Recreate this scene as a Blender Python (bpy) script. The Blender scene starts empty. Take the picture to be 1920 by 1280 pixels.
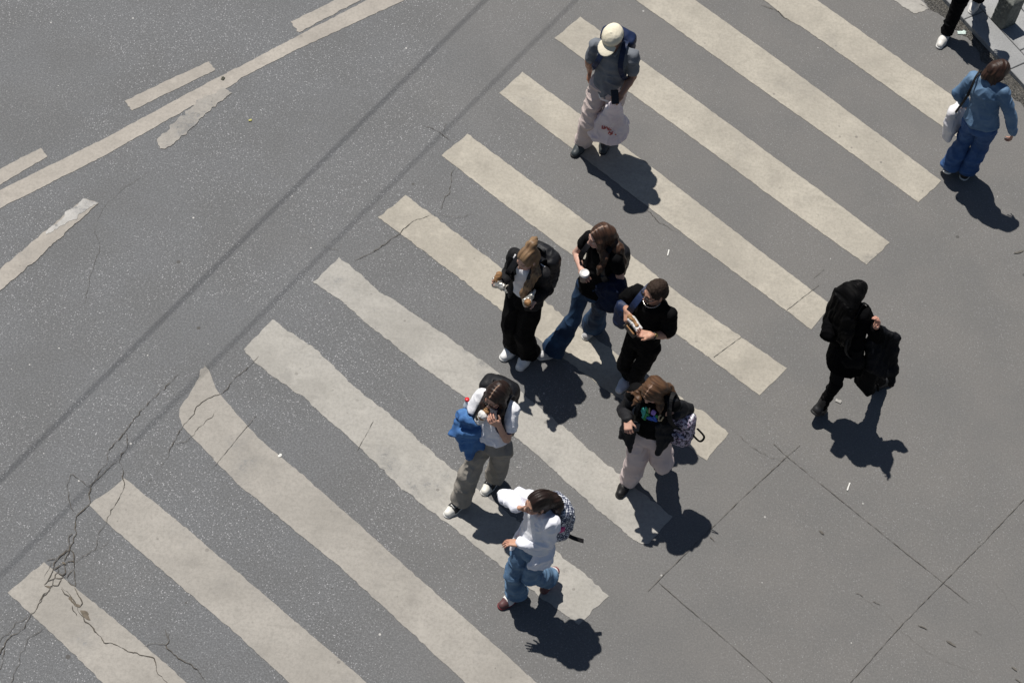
import bpy, math, random, time
import numpy as np
T0 = time.time()
R = math.radians
scene = bpy.context.scene
COL = scene.collection
random.seed(4)

# ---------------------------------------------------------------- camera model
CF, CPIT, CROLL, CH = 3500.0, R(56.4), R(8.5), 14.3      # focal (px of 1920), pitch, roll, height
FW = np.array([0, math.cos(CPIT), -math.sin(CPIT)])
_rt = np.array([1.0, 0, 0]); _up = np.cross(_rt, FW)
RT = math.cos(CROLL) * _rt + math.sin(CROLL) * _up
UP = -math.sin(CROLL) * _rt + math.cos(CROLL) * _up
CAM = np.array([0, 0, CH])
def ray(px, py):
    d = FW + RT * (px - 960) / CF - UP * (py - 640) / CF
    return d / np.linalg.norm(d)
def J(px, py, z=0.0):
    d = ray(px, py)
    return CAM + d * ((z - CH) / d[2])
def PX(p):
    d = np.asarray(p) - CAM; z = d @ FW
    return (960 + CF * (d @ RT) / z, 640 - CF * (d @ UP) / z)
def reach(a, px, py, L, zh):
    """point on the pixel's ray at distance L from a, the one of the two nearest height zh"""
    d = ray(px, py); m = CAM - a
    b = m @ d; c = m @ m - L * L; disc = b * b - c
    if disc <= 0: return CAM + d * (-b)
    s = math.sqrt(disc); c1 = CAM + d * (-b - s); c2 = CAM + d * (-b + s)
    return c1 if abs(c1[2] - zh) < abs(c2[2] - zh) else c2

def V3(*a): return np.array(a, float)
def unit(v): v = np.asarray(v, float); return v / (np.linalg.norm(v) + 1e-9)
def yawv(deg): return V3(math.cos(R(deg)), math.sin(R(deg)), 0)
SUN_D = V3(0.315, -0.36, -1.0)          # direction in which the sunlight travels

# ---------------------------------------------------------------- numpy noise
def _hash(i, j, k, seed):
    n = (i * 374761393 + j * 668265263 + k * 2147483647 + seed * 974711) & 0xffffffff
    n = ((n ^ (n >> 13)) * 1274126177) & 0xffffffff
    n = ((n ^ (n >> 16)) * 2246822519) & 0xffffffff
    return ((n ^ (n >> 15)) & 0xffff) / 65535.0
def vnoise(P, seed=0):
    P = np.asarray(P, float); F = np.floor(P).astype(np.int64); t = P - F; t = t * t * (3 - 2 * t)
    o = 0
    for a in (0, 1):
        for b in (0, 1):
            for c in (0, 1):
                w = (t[:, 0] if a else 1 - t[:, 0]) * (t[:, 1] if b else 1 - t[:, 1]) * (t[:, 2] if c else 1 - t[:, 2])
                o = o + w * _hash(F[:, 0] + a, F[:, 1] + b, F[:, 2] + c, seed)
    return o
def fbm(P, seed=0, o=3):
    s = 0; a = .5; t = 0
    for i in range(o): s = s + a * vnoise(P * 2.03 ** i, seed + i); t += a; a *= .5
    return s / t

# ---------------------------------------------------------------- signed-distance modelling
class SDF:
    def __init__(s): s.p = []
    def add(s, fn, lo, hi, k=.02, op='u'): s.p.append((fn, np.array(lo, float), np.array(hi, float), k, op)); return s
    def cone(s, a, b, ra, rb=None, k=.02, op='u', flat=False):
        a = np.asarray(a, float); b = np.asarray(b, float); rb = ra if rb is None else rb
        ab = b - a; L = np.linalg.norm(ab) + 1e-9; n = ab / L
        def fn(X, Y, Z):
            t = ((X - a[0]) * n[0] + (Y - a[1]) * n[1] + (Z - a[2]) * n[2]) / L
            tc = np.clip(t, 0, 1)
            dx = X - a[0] - tc * ab[0]; dy = Y - a[1] - tc * ab[1]; dz = Z - a[2] - tc * ab[2]
            if flat:
                dx = X - a[0] - t * ab[0]; dy = Y - a[1] - t * ab[1]; dz = Z - a[2] - t * ab[2]
                return np.maximum(np.sqrt(dx*dx + dy*dy + dz*dz) - (ra + (rb - ra) * tc), np.abs(t - .5) * L - L / 2)
            return np.sqrt(dx*dx + dy*dy + dz*dz) - (ra + (rb - ra) * tc)
        r = max(ra, rb)
        return s.add(fn, np.minimum(a, b) - r, np.maximum(a, b) + r, k, op)
    def chain(s, pts, k=.02, op='u'):
        for (p, r), (q, r2) in zip(pts[:-1], pts[1:]): s.cone(p, q, r, r2, k, op)
        return s
    def ell(s, c, axes, rad, k=.02, op='u'):
        c = np.asarray(c, float); A = [unit(a) for a in axes]; m = min(rad)
        def fn(X, Y, Z):
            x, y, z = X - c[0], Y - c[1], Z - c[2]; q = 0; g = 0
            for a, r in zip(A, rad):
                u = (x * a[0] + y * a[1] + z * a[2]) / r; q = q + u * u; g = g + (u / r) ** 2
            q = np.sqrt(q)
            return q * (q - 1) / (np.sqrt(g) + 1e-6)
        e = max(rad)
        return s.add(fn, c - e, c + e, k, op)
    def econe(s, a, b, side, ra, rb, k=.03, op='u', flat=False):
        """elliptical limb: radii (along side, across) at both ends"""
        a = np.asarray(a, float); b = np.asarray(b, float); ab = b - a; L = np.linalg.norm(ab) + 1e-9; n = ab / L
        u = unit(np.asarray(side) - n * (np.asarray(side) @ n)); v = np.cross(n, u)
        def fn(X, Y, Z):
            x, y, z = X - a[0], Y - a[1], Z - a[2]
            t = (x * n[0] + y * n[1] + z * n[2]) / L; tc = np.clip(t, 0, 1)
            r1 = ra[0] + (rb[0] - ra[0]) * tc; r2 = ra[1] + (rb[1] - ra[1]) * tc
            p = (x * u[0] + y * u[1] + z * u[2]) / r1; q = (x * v[0] + y * v[1] + z * v[2]) / r2
            w = (t - tc) * L / np.minimum(r1, r2) * (0 if flat else 1)
            m = np.sqrt(p * p + q * q + w * w); g = np.sqrt((p / r1) ** 2 + (q / r2) ** 2 + (w / np.minimum(r1, r2)) ** 2)
            d = m * (m - 1) / (g + 1e-6)
            if flat: d = np.maximum(d, np.abs(t - .5) * L - L / 2)
            return d
        e = max(*ra, *rb)
        return s.add(fn, np.minimum(a, b) - e, np.maximum(a, b) + e, k, op)
    def box(s, c, axes, half, r=.01, k=.01, op='u'):
        c = np.asarray(c, float); A = [unit(a) for a in axes]
        def fn(X, Y, Z):
            x, y, z = X - c[0], Y - c[1], Z - c[2]; o = 0; i = -9.0
            for a, h in zip(A, half):
                q = np.abs(x * a[0] + y * a[1] + z * a[2]) - (h - r)
                o = o + np.maximum(q, 0) ** 2; i = np.maximum(i, q)
            return np.sqrt(o) + np.minimum(i, 0) - r
        e = sum(np.abs(a) * h for a, h in zip(A, half))
        return s.add(fn, c - e, c + e, k, op)
    def cut(s, p, n, k=.006):
        """keep the side of the plane the normal does not point to"""
        n = unit(n); d = float(np.asarray(p) @ n)
        return s.add(lambda X, Y, Z: X * n[0] + Y * n[1] + Z * n[2] - d, [-99] * 3, [99] * 3, k, 'i')
    def mesh(s, h=.008, smooth=1):
        us = [p for p in s.p if p[4] == 'u']
        lo = np.min([p[1] for p in us], 0) - 3 * h; hi = np.max([p[2] for p in us], 0) + 3 * h
        n = np.ceil((hi - lo) / h).astype(int) + 1
        ax = [(lo[i] + h * np.arange(n[i])).astype(np.float32) for i in range(3)]
        D = np.full(n, 9.0, np.float32)
        for fn, l, u, k, op in s.p:
            m = k * 1.2 + 2.5 * h
            i0 = np.clip(np.floor((l - m - lo) / h).astype(int), 0, n); i1 = np.clip(np.ceil((u + m - lo) / h).astype(int) + 1, 0, n)
            if np.any(i1 <= i0): continue
            sl = tuple(slice(a, b) for a, b in zip(i0, i1))
            X = ax[0][sl[0]][:, None, None]; Y = ax[1][sl[1]][None, :, None]; Z = ax[2][sl[2]][None, None, :]
            d = np.asarray(fn(X, Y, Z), np.float32); a = D[sl]
            if op == 'u':
                hh = np.maximum(k - np.abs(a - d), 0) / k
                D[sl] = np.minimum(a, d) - hh * hh * k * .25
            else:
                if op == 's': d = -d
                hh = np.maximum(k - np.abs(a - d), 0) / k
                D[sl] = np.maximum(a, d) + hh * hh * k * .25
        return nets(D, lo, h, smooth)

def nets(D, o, h, smooth):
    for ax_ in range(3):
        sl = [slice(None)] * 3
        for e in (0, -1): sl[ax_] = e; D[tuple(sl)] = np.maximum(D[tuple(sl)], .001)
    S = D < 0; nx, ny, nz = D.shape
    cnt = np.zeros((nx - 1, ny - 1, nz - 1), np.int8)
    offs = [(i, j, k) for i in (0, 1) for j in (0, 1) for k in (0, 1)]
    for i, j, k in offs: cnt += S[i:nx - 1 + i, j:ny - 1 + j, k:nz - 1 + k]
    act = (cnt > 0) & (cnt < 8)
    I = np.argwhere(act); idx = np.full(act.shape, -1, np.int64); idx[act] = np.arange(len(I))
    cv = {q: D[I[:, 0] + q[0], I[:, 1] + q[1], I[:, 2] + q[2]] for q in offs}
    acc = np.zeros((len(I), 3)); num = np.zeros(len(I))
    for q in offs:
        for a in range(3):
            if q[a] == 0:
                r = list(q); r[a] = 1; r = tuple(r); A, B = cv[q], cv[r]
                m = (A < 0) != (B < 0); t = np.where(m, A / np.where(m, A - B, 1), 0)
                p = np.tile(np.array(q, float), (len(I), 1)); p[:, a] = t
                acc[m] += p[m]; num[m] += 1
    V = o + h * (I + acc / num[:, None])
    F = []
    for a in range(3):
        b, c = (a + 1) % 3, (a + 2) % 3
        s1 = [slice(1, -1)] * 3; s2 = [slice(1, -1)] * 3
        s1[a] = slice(0, -1); s2[a] = slice(1, None)
        A, B = S[tuple(s1)], S[tuple(s2)]
        E = np.argwhere(A != B)
        if not len(E): continue
        sg = A[E[:, 0], E[:, 1], E[:, 2]]
        E = E.copy(); E[:, b] += 1; E[:, c] += 1
        def g(db, dc):
            q = E.copy(); q[:, b] += db; q[:, c] += dc; return idx[q[:, 0], q[:, 1], q[:, 2]]
        Q = np.stack([g(-1, -1), g(0, -1), g(0, 0), g(-1, 0)], 1)
        Q[~sg] = Q[~sg][:, ::-1]; F.append(Q)
    F = np.concatenate(F)
    F = F[(F >= 0).all(1)]
    for _ in range(smooth):
        ss = np.zeros_like(V); nn = np.zeros(len(V))
        for a in range(4):
            for b in ((a + 1) % 4, (a - 1) % 4):
                for ch in range(3): ss[:, ch] += np.bincount(F[:, a], V[F[:, b], ch], len(V))
                nn += np.bincount(F[:, a], minlength=len(V))
        V = V * .4 + .6 * ss / np.maximum(nn, 1)[:, None]
    return V, F
def normals(V, F):
    fn = np.cross(V[F[:, 2]] - V[F[:, 0]], V[F[:, 3]] - V[F[:, 1]])
    N = np.zeros_like(V)
    for a in range(4):
        for ch in range(3): N[:, ch] += np.bincount(F[:, a], fn[:, ch], len(V))
    return N / (np.linalg.norm(N, axis=1)[:, None] + 1e-12)
def folds(V, F, amp=.008, freq=9, seed=0, sc=(1, 1, 1), ridge=True):
    """cloth creases: push the vertices along their normals"""
    N = normals(V, F); sc = np.asarray(sc, float); d = 0
    for f, a, k in ((freq * .8, 1.0, 0), (freq * 1.9, .55, 5)):
        P = V * f * sc + seed * 7.3 + k
        P = P + 1.1 * np.stack([vnoise(P * .6, seed + 11 + k), vnoise(P * .6, seed + 12 + k), vnoise(P * .6, seed + 13 + k)], 1)
        n = vnoise(P, seed + k)
        n = (1 - np.abs(2 * n - 1)) ** 2 * 1.6 - .6 if ridge else 2 * n - 1
        d = d + a * n
    return V + N * (amp * d)[:, None]

# ---------------------------------------------------------------- objects
def link_mesh(name, V, F, mat, parent=None, smooth=True, col=None, base=None):
    me = bpy.data.meshes.new(name)
    V = np.asarray(V, float)
    if base is not None: V = V - base
    if isinstance(F, np.ndarray) and F.ndim == 2:
        me.vertices.add(len(V)); me.vertices.foreach_set('co', V.astype(np.float32).ravel())
        k = F.shape[1]
        me.loops.add(F.size); me.loops.foreach_set('vertex_index', F.astype(np.int32).ravel())
        me.polygons.add(len(F)); me.polygons.foreach_set('loop_start', np.arange(0, F.size, k, dtype=np.int32))
        me.update(calc_edges=True)
    else:
        me.from_pydata([tuple(v) for v in V], [], [tuple(int(i) for i in f) for f in F])
    if smooth: me.polygons.foreach_set('use_smooth', np.ones(len(me.polygons), bool))
    if col is not None:
        a = me.color_attributes.new('Col', 'FLOAT_COLOR', 'POINT')
        c = np.ones((len(V), 4), np.float32); c[:, :3] = col; a.data.foreach_set('color', c.ravel())
    me.materials.append(mat); me.update()
    o = bpy.data.objects.new(name, me); COL.objects.link(o)
    if parent is not None: o.parent = parent
    return o
def tag(o, label=None, cat=None, group=None, kind=None):
    if label: o['label'] = label
    if cat: o['category'] = cat
    if group: o['group'] = group
    if kind: o['kind'] = kind
    return o
def empty(name, loc, label, cat, group=None):
    o = bpy.data.objects.new(name, None); o.empty_display_size = .2; o.location = tuple(loc); COL.objects.link(o)
    return tag(o, label, cat, group)
def absloc(o):
    l = np.zeros(3)
    while o is not None: l = l + np.array(o.location); o = o.parent
    return l
def part(name, sdf, mat, parent, h=.008, fold=None, colf=None, smooth=1):
    """mesh an SDF into one object; a parentless one gets its origin at the base of its shape"""
    V, F = sdf.mesh(h, smooth)
    if fold: V = folds(V, F, **fold)
    col = colf(V, F) if colf else None
    if parent is None:
        base = V3((V[:, 0].min() + V[:, 0].max()) / 2, (V[:, 1].min() + V[:, 1].max()) / 2, V[:, 2].min())
        o = link_mesh(name, V, F, mat, None, True, col, base); o.location = tuple(base); return o
    return link_mesh(name, V, F, mat, parent, True, col, absloc(parent))

# ---------------------------------------------------------------- materials
def newmat(name):
    m = bpy.data.materials.new(name); m.use_nodes = True; n = m.node_tree; n.nodes.clear()
    out = n.nodes.new('ShaderNodeOutputMaterial'); b = n.nodes.new('ShaderNodeBsdfPrincipled')
    n.links.new(b.outputs[0], out.inputs[0]); return m, n, b
def nd(n, typ, **kw):
    x = n.nodes.new(typ)
    for k, v in kw.items():
        if k in x.inputs: 
            if hasattr(v, 'is_output'): n.links.new(v, x.inputs[k])
            else: x.inputs[k].default_value = v
        else: setattr(x, k, v)
    return x
def mixc(n, fac, a, b, typ='MIX'):
    x = n.nodes.new('ShaderNodeMix'); x.data_type = 'RGBA'; x.blend_type = typ
    for s, v in ((0, fac), (6, a), (7, b)):
        if hasattr(v, 'is_output'): n.links.new(v, x.inputs[s])
        elif s == 0: x.inputs[0].default_value = v
        else: x.inputs[s].default_value = (*v, 1) if len(v) == 3 else v
    return x.outputs[2]
def ramp(n, src, lo, hi, a=0.0, b=1.0):
    x = n.nodes.new('ShaderNodeMapRange'); n.links.new(src, x.inputs[0])
    for i, v in enumerate((lo, hi, a, b)): x.inputs[i + 1].default_value = v
    x.interpolation_type = 'SMOOTHSTEP'
    return x.outputs[0]
def noise(n, vec, scale, detail=4, rough=.55):
    x = nd(n, 'ShaderNodeTexNoise'); x.inputs['Scale'].default_value = scale
    x.inputs['Detail'].default_value = detail; x.inputs['Roughness'].default_value = rough
    if vec is not None: n.links.new(vec, x.inputs['Vector'])
    return x.outputs[0]
def coords(n): return n.nodes.new('ShaderNodeTexCoord').outputs['Object']
def bump(n, b, hgt, strength, dist):
    x = n.nodes.new('ShaderNodeBump'); x.inputs['Strength'].default_value = strength; x.inputs['Distance'].default_value = dist
    n.links.new(hgt, x.inputs['Height']); n.links.new(x.outputs[0], b.inputs['Normal'])
def fabric(name, c, c2=None, rough=.85, var=9.0, spec=.2, bumpd=.004, sheen=0.0, vcol=False, bs=60):
    m, n, b = newmat(name); co = coords(n)
    c2 = c2 or tuple(x * .72 for x in c)
    f = ramp(n, noise(n, co, var, 5), .35, .65)
    base = mixc(n, f, c, c2)
    if vcol:
        a = n.nodes.new('ShaderNodeVertexColor'); a.layer_name = 'Col'
        base = mixc(n, 1.0, base, a.outputs[0], 'MULTIPLY')
    n.links.new(base, b.inputs['Base Color'])
    b.inputs['Roughness'].default_value = rough; b.inputs['Specular IOR Level'].default_value = spec
    if sheen: b.inputs['Sheen Weight'].default_value = sheen
    bump(n, b, noise(n, co, bs, 3), .6, bumpd)
    return m
def vmat(name, rough=.5, spec=.4, sss=0.0, bumpd=0.0, bscale=200):
    m, n, b = newmat(name); a = n.nodes.new('ShaderNodeVertexColor'); a.layer_name = 'Col'
    n.links.new(mixc(n, ramp(n, noise(n, coords(n), 30, 3), .3, .7, 0, .25), a.outputs[0], (.3, .12, .08)) if sss else a.outputs[0], b.inputs['Base Color'])
    b.inputs['Roughness'].default_value = rough; b.inputs['Specular IOR Level'].default_value = spec
    if bumpd: bump(n, b, noise(n, coords(n), bscale, 2), .5, bumpd)
    return m
def plain(name, c, rough=.4, metal=0.0, spec=.5, var=None):
    m, n, b = newmat(name)
    f = ramp(n, noise(n, coords(n), 25, 4), .3, .7)
    n.links.new(mixc(n, f, c, var or tuple(x * .8 for x in c)), b.inputs['Base Color'])
    b.inputs['Roughness'].default_value = rough; b.inputs['Metallic'].default_value = metal; b.inputs['Specular IOR Level'].default_value = spec
    return m

# ---- the road surface: one recipe shared by the asphalt and the worn paint lying on it
def mathn(n, op, a, b=0.0):
    x = n.nodes.new('ShaderNodeMath'); x.operation = op
    for q, v in ((0, a), (1, b)):
        if hasattr(v, 'is_output'): n.links.new(v, x.inputs[q])
        else: x.inputs[q].default_value = v
    return x.outputs[0]
def asphalt_color(n, co):
    big = noise(n, co, .25, 5); mid = noise(n, co, 1.3, 6, .6); fine = noise(n, co, 62, 5, .85); grit = noise(n, co, 95, 2, .6)
    sep = n.nodes.new('ShaderNodeSeparateXYZ'); n.links.new(co, sep.inputs[0])
    # the older, bluer, coarser lane lies to the left of the newer, smoother surfacing
    x = mathn(n, 'ADD', sep.outputs[0], mathn(n, 'MULTIPLY', mathn(n, 'SUBTRACT', big, .5), 6.0))
    x = mathn(n, 'ADD', x, mathn(n, 'MULTIPLY', sep.outputs[1], .12))
    side = ramp(n, x, -1.6, 3.2)
    base = mixc(n, side, (.168, .174, .182), (.172, .166, .158))
    base = mixc(n, ramp(n, mid, .36, .66, 0, .42), base, (.128, .129, .128))                       # grimy and polished areas
    base = mixc(n, ramp(n, noise(n, co, .55, 4), .55, .72, 0, .22), base, (.212, .208, .200))      # dusty areas
    gr = ramp(n, fine, .34, .66); rg = ramp(n, side, 0, 1, 1, .55)
    base = mixc(n, mathn(n, 'MULTIPLY', mathn(n, 'SUBTRACT', 1.0, gr), mathn(n, 'MULTIPLY', rg, .70)), base, (.070, .070, .071))
    base = mixc(n, mathn(n, 'MULTIPLY', ramp(n, fine, .52, .74), mathn(n, 'MULTIPLY', rg, .55)), base, (.33, .335, .34))
    # stone chips: every cell has its own size and tone
    def chips(scale, smax, dens):
        v = n.nodes.new('ShaderNodeTexVoronoi'); v.inputs['Scale'].default_value = scale; n.links.new(co, v.inputs['Vector'])
        w = n.nodes.new('ShaderNodeSeparateColor'); n.links.new(v.outputs['Color'], w.inputs[0])
        rad = mathn(n, 'MULTIPLY', mathn(n, 'POWER', w.outputs[1], 2.5), smax)
        near = mathn(n, 'LESS_THAN', v.outputs['Distance'], rad)
        return mathn(n, 'MULTIPLY', mathn(n, 'MULTIPLY', near, mathn(n, 'GREATER_THAN', w.outputs[0], dens)), w.outputs[2])
    patch = ramp(n, noise(n, co, .9, 3), .35, .6, .25, 1)
    c1 = mathn(n, 'MULTIPLY', chips(105, .62, .25), mathn(n, 'MULTIPLY', patch, ramp(n, side, .1, 1, 1, .35)))
    base = mixc(n, c1, base, (.40, .40, .41))
    base = mixc(n, mathn(n, 'MULTIPLY', chips(14, .15, .84), ramp(n, side, 0, 1, 1, .7)), base, (.50, .49, .47))
    base = mixc(n, chips(6, .16, .82), base, (.085, .082, .078))           # trodden gum and drips
    return base, fine, c1
def asphalt_mat():
    m, n, b = newmat('road asphalt'); co = coords(n)
    c, fine, chips = asphalt_color(n, co)
    n.links.new(c, b.inputs['Base Color'])
    b.inputs['Roughness'].default_value = .72; b.inputs['Specular IOR Level'].default_value = .35
    bump(n, b, fine, 1.0, .006)
    return m
def paint_mat(name, c, c2, wear=.5, rough=.7):
    m, n, b = newmat(name); co = coords(n)
    a, fine, chips = asphalt_color(n, co)
    col = mixc(n, ramp(n, noise(n, co, 1.3, 5), .35, .68), c, c2)
    # dirt dragged along by tyres
    mp = n.nodes.new('ShaderNodeMapping'); n.links.new(co, mp.inputs[0]); mp.inputs['Scale'].default_value = (1.0, 9.0, 1.0); mp.inputs['Rotation'].default_value = (0, 0, R(-8))
    col = mixc(n, ramp(n, noise(n, mp.outputs[0], 1.4, 4), .45, .75, 0, .35), col, tuple(x * .74 for x in c))
    col = mixc(n, ramp(n, noise(n, co, 34, 5, .7), .40, .66, 0, .42), col, tuple(x * .72 for x in c2))
    m5 = noise(n, co, 4.5, 6, .65)
    col = mixc(n, ramp(n, m5, .50, .72, 0, .42), col, tuple(x * .70 for x in c2))
    col = mixc(n, ramp(n, m5, .28, .46, .38, 0), col, tuple(min(x * 1.22, .8) for x in c))
    # thin spots: stones wear through first where the coat is worn thin
    thin = ramp(n, noise(n, co, 1.7, 5, .65), wear - .06, wear + .16)
    hole = mathn(n, 'GREATER_THAN', mathn(n, 'ADD', mathn(n, 'MULTIPLY', thin, .34), fine), .80)
    col = mixc(n, mathn(n, 'MULTIPLY', hole, .6), col, a)
    col = mixc(n, mathn(n, 'MULTIPLY', thin, .30), col, a)
    w = noise(n, co, 9, 9, .8)
    col = mixc(n, ramp(n, w, wear + .07, wear + .11, 0, .7), col, a)
    sc = n.nodes.new('ShaderNodeMapping'); n.links.new(co, sc.inputs[0]); sc.inputs['Scale'].default_value = (3, 26, 1); sc.inputs['Rotation'].default_value = (0, 0, R(-20))
    col = mixc(n, ramp(n, noise(n, sc.outputs[0], 2.2, 5, .7), .56, .72, 0, .4), col, tuple(x * 1.18 for x in c))
    vo = n.nodes.new('ShaderNodeTexVoronoi'); vo.inputs['Scale'].default_value = 7; n.links.new(co, vo.inputs['Vector'])
    wv = n.nodes.new('ShaderNodeSeparateColor'); n.links.new(vo.outputs['Color'], wv.inputs[0])
    col = mixc(n, mathn(n, 'MULTIPLY', mathn(n, 'LESS_THAN', vo.outputs['Distance'], mathn(n, 'MULTIPLY', wv.outputs[0], .12)), mathn(n, 'MULTIPLY', wv.outputs[1], .6)), col, (.13, .12, .11))
    n.links.new(col, b.inputs['Base Color'])
    b.inputs['Roughness'].default_value = rough; b.inputs['Specular IOR Level'].default_value = .3
    bump(n, b, noise(n, co, 60, 3, .7), .7, .004)
    return m
SKY_S, SUN_E = .046, 5.0
# ---------------------------------------------------------------- world, sun, camera
w = bpy.data.worlds.new('World'); scene.world = w; w.use_nodes = True
nt = w.node_tree; bg = nt.nodes['Background']
sky = nt.nodes.new('ShaderNodeTexSky'); sky.sky_type = 'NISHITA'; sky.sun_disc = False
to_sun = unit(-SUN_D)
sky.sun_elevation = math.asin(to_sun[2]); sky.sun_rotation = math.atan2(to_sun[0], to_sun[1])
sky.air_density = 1.0; sky.dust_density = .6
nt.links.new(sky.outputs[0], bg.inputs[0]); bg.inputs[1].default_value = SKY_S
sd = bpy.data.lights.new('sun', 'SUN'); sd.energy = SUN_E; sd.angle = R(.53); sd.color = (1, .955, .89)
so = bpy.data.objects.new('sun', sd); COL.objects.link(so)
from mathutils import Vector, Matrix
so.rotation_euler = Vector(SUN_D).to_track_quat('-Z', 'Y').to_euler(); so.location = (-8, 10, 25)
cd = bpy.data.cameras.new('camera'); cam = bpy.data.objects.new('camera', cd); COL.objects.link(cam); scene.camera = cam
cd.sensor_fit = 'HORIZONTAL'; cd.sensor_width = 36; cd.lens = CF * 36 / 1920; cd.clip_end = 500; cd.clip_start = .1
M = Matrix((tuple(RT), tuple(UP), tuple(-FW))).transposed().to_4x4(); M.translation = Vector(CAM); cam.matrix_world = M
scene.view_settings.view_transform = 'Standard'; scene.view_settings.look = 'None'
scene.view_settings.exposure = 0; scene.view_settings.gamma = 1

# ---------------------------------------------------------------- the road and its markings
MA = asphalt_mat()
road = link_mesh('road', [(-90, -90, 0), (90, -90, 0), (90, 90, 0), (-90, 90, 0)], [(0, 1, 2, 3)], MA, smooth=False)
tag(road, kind='structure')
def g2(px, py): return J(px, py, 0)[:2]
def resample(P, step):
    P = np.asarray(P, float); seg = np.linalg.norm(np.diff(P, axis=0), axis=1); s = np.r_[0, np.cumsum(seg)]
    t = np.linspace(0, s[-1], max(2, int(round(s[-1] / step)) + 1))
    return np.stack([np.interp(t, s, P[:, 0]), np.interp(t, s, P[:, 1])], 1), t
def rag(P, step, amp, seed, frq=9.0):
    Q, t = resample(P, step)
    d = np.gradient(Q, axis=0); d /= np.linalg.norm(d, axis=1)[:, None] + 1e-9; nrm = np.stack([-d[:, 1], d[:, 0]], 1)
    z = np.zeros(len(t)); s = np.full(len(t), seed * 3.17)
    j = (fbm(np.stack([t * frq, s, z], 1), seed, 3) - .5) * 2 * amp + (vnoise(np.stack([t * 38, s, z + 5], 1), seed + 3) - .5) * amp * .5
    j[0] = j[-1] = 0
    return Q + nrm * j[:, None]
def strip(name, top, bot, mat, z=.004, amp=.012, seed=1, ends=None, parent=road, step=.02, keep=1.0):
    """a painted band between two outlines given left to right"""
    def soft(P):          # keep hand-laid edges close to straight
        P = np.array(P); t = np.linalg.norm(P - P[0], axis=1) / np.linalg.norm(P[-1] - P[0]); L = P[0] + t[:, None] * (P[-1] - P[0])
        return L + (P - L) * keep
    A = rag(soft([g2(*p) for p in top]), step, amp, seed, 22.0); B = rag(soft([g2(*p) for p in bot]), step, amp, seed + 50, 22.0)
    n = max(len(A), len(B))
    A, _ = resample(A, 1e9) if False else (A, 0)
    def even(P):
        t = np.linspace(0, 1, len(P)); u = np.linspace(0, 1, n); return np.stack([np.interp(u, t, P[:, 0]), np.interp(u, t, P[:, 1])], 1)
    A, B = even(A), even(B); m = 14
    # ragged short ends
    L = (vnoise(np.stack([np.linspace(0, 6, m + 1), np.full(m + 1, seed * 1.7), np.zeros(m + 1)], 1), seed) - .5) * min(amp, .010) * 2.2
    Rr = (vnoise(np.stack([np.linspace(0, 6, m + 1), np.full(m + 1, seed * 2.9), np.zeros(m + 1)], 1), seed + 1) - .5) * min(amp, .010) * 2.2
    dl = unit(A[0] - A[3]); dr = unit(A[-1] - A[-4])
    V = []
    for i in range(n):
        for j in range(m + 1):
            p = A[i] + (B[i] - A[i]) * j / m
            f0 = max(0, 1 - i / 4.0); f1 = max(0, 1 - (n - 1 - i) / 4.0)
            p = p + dl * L[j] * f0 + dr * Rr[j] * f1
            V.append((p[0], p[1], z))
    F = [(i * (m + 1) + j, i * (m + 1) + j + 1, (i + 1) * (m + 1) + j + 1, (i + 1) * (m + 1) + j) for i in range(n - 1) for j in range(m)]
    return link_mesh(name, V, np.array(F), mat, parent, smooth=False)
PM = paint_mat('zebra paint', (.410, .380, .322), (.335, .310, .264), .60)
PMg = paint_mat('zebra paint worn grey', (.375, .360, .330), (.315, .302, .275), .56)
PM2 = paint_mat('zebra paint dusty', (.335, .315, .284), (.285, .268, .241), .60)
PMl = paint_mat('lane paint', (.38, .35, .31), (.32, .295, .262), .60)
PMw = paint_mat('lane paint crumbled', (.33, .31, .28), (.28, .265, .24), .50)
PMb = paint_mat('lane paint fresh', (.50, .485, .465), (.42, .41, .39), .52)
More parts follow.
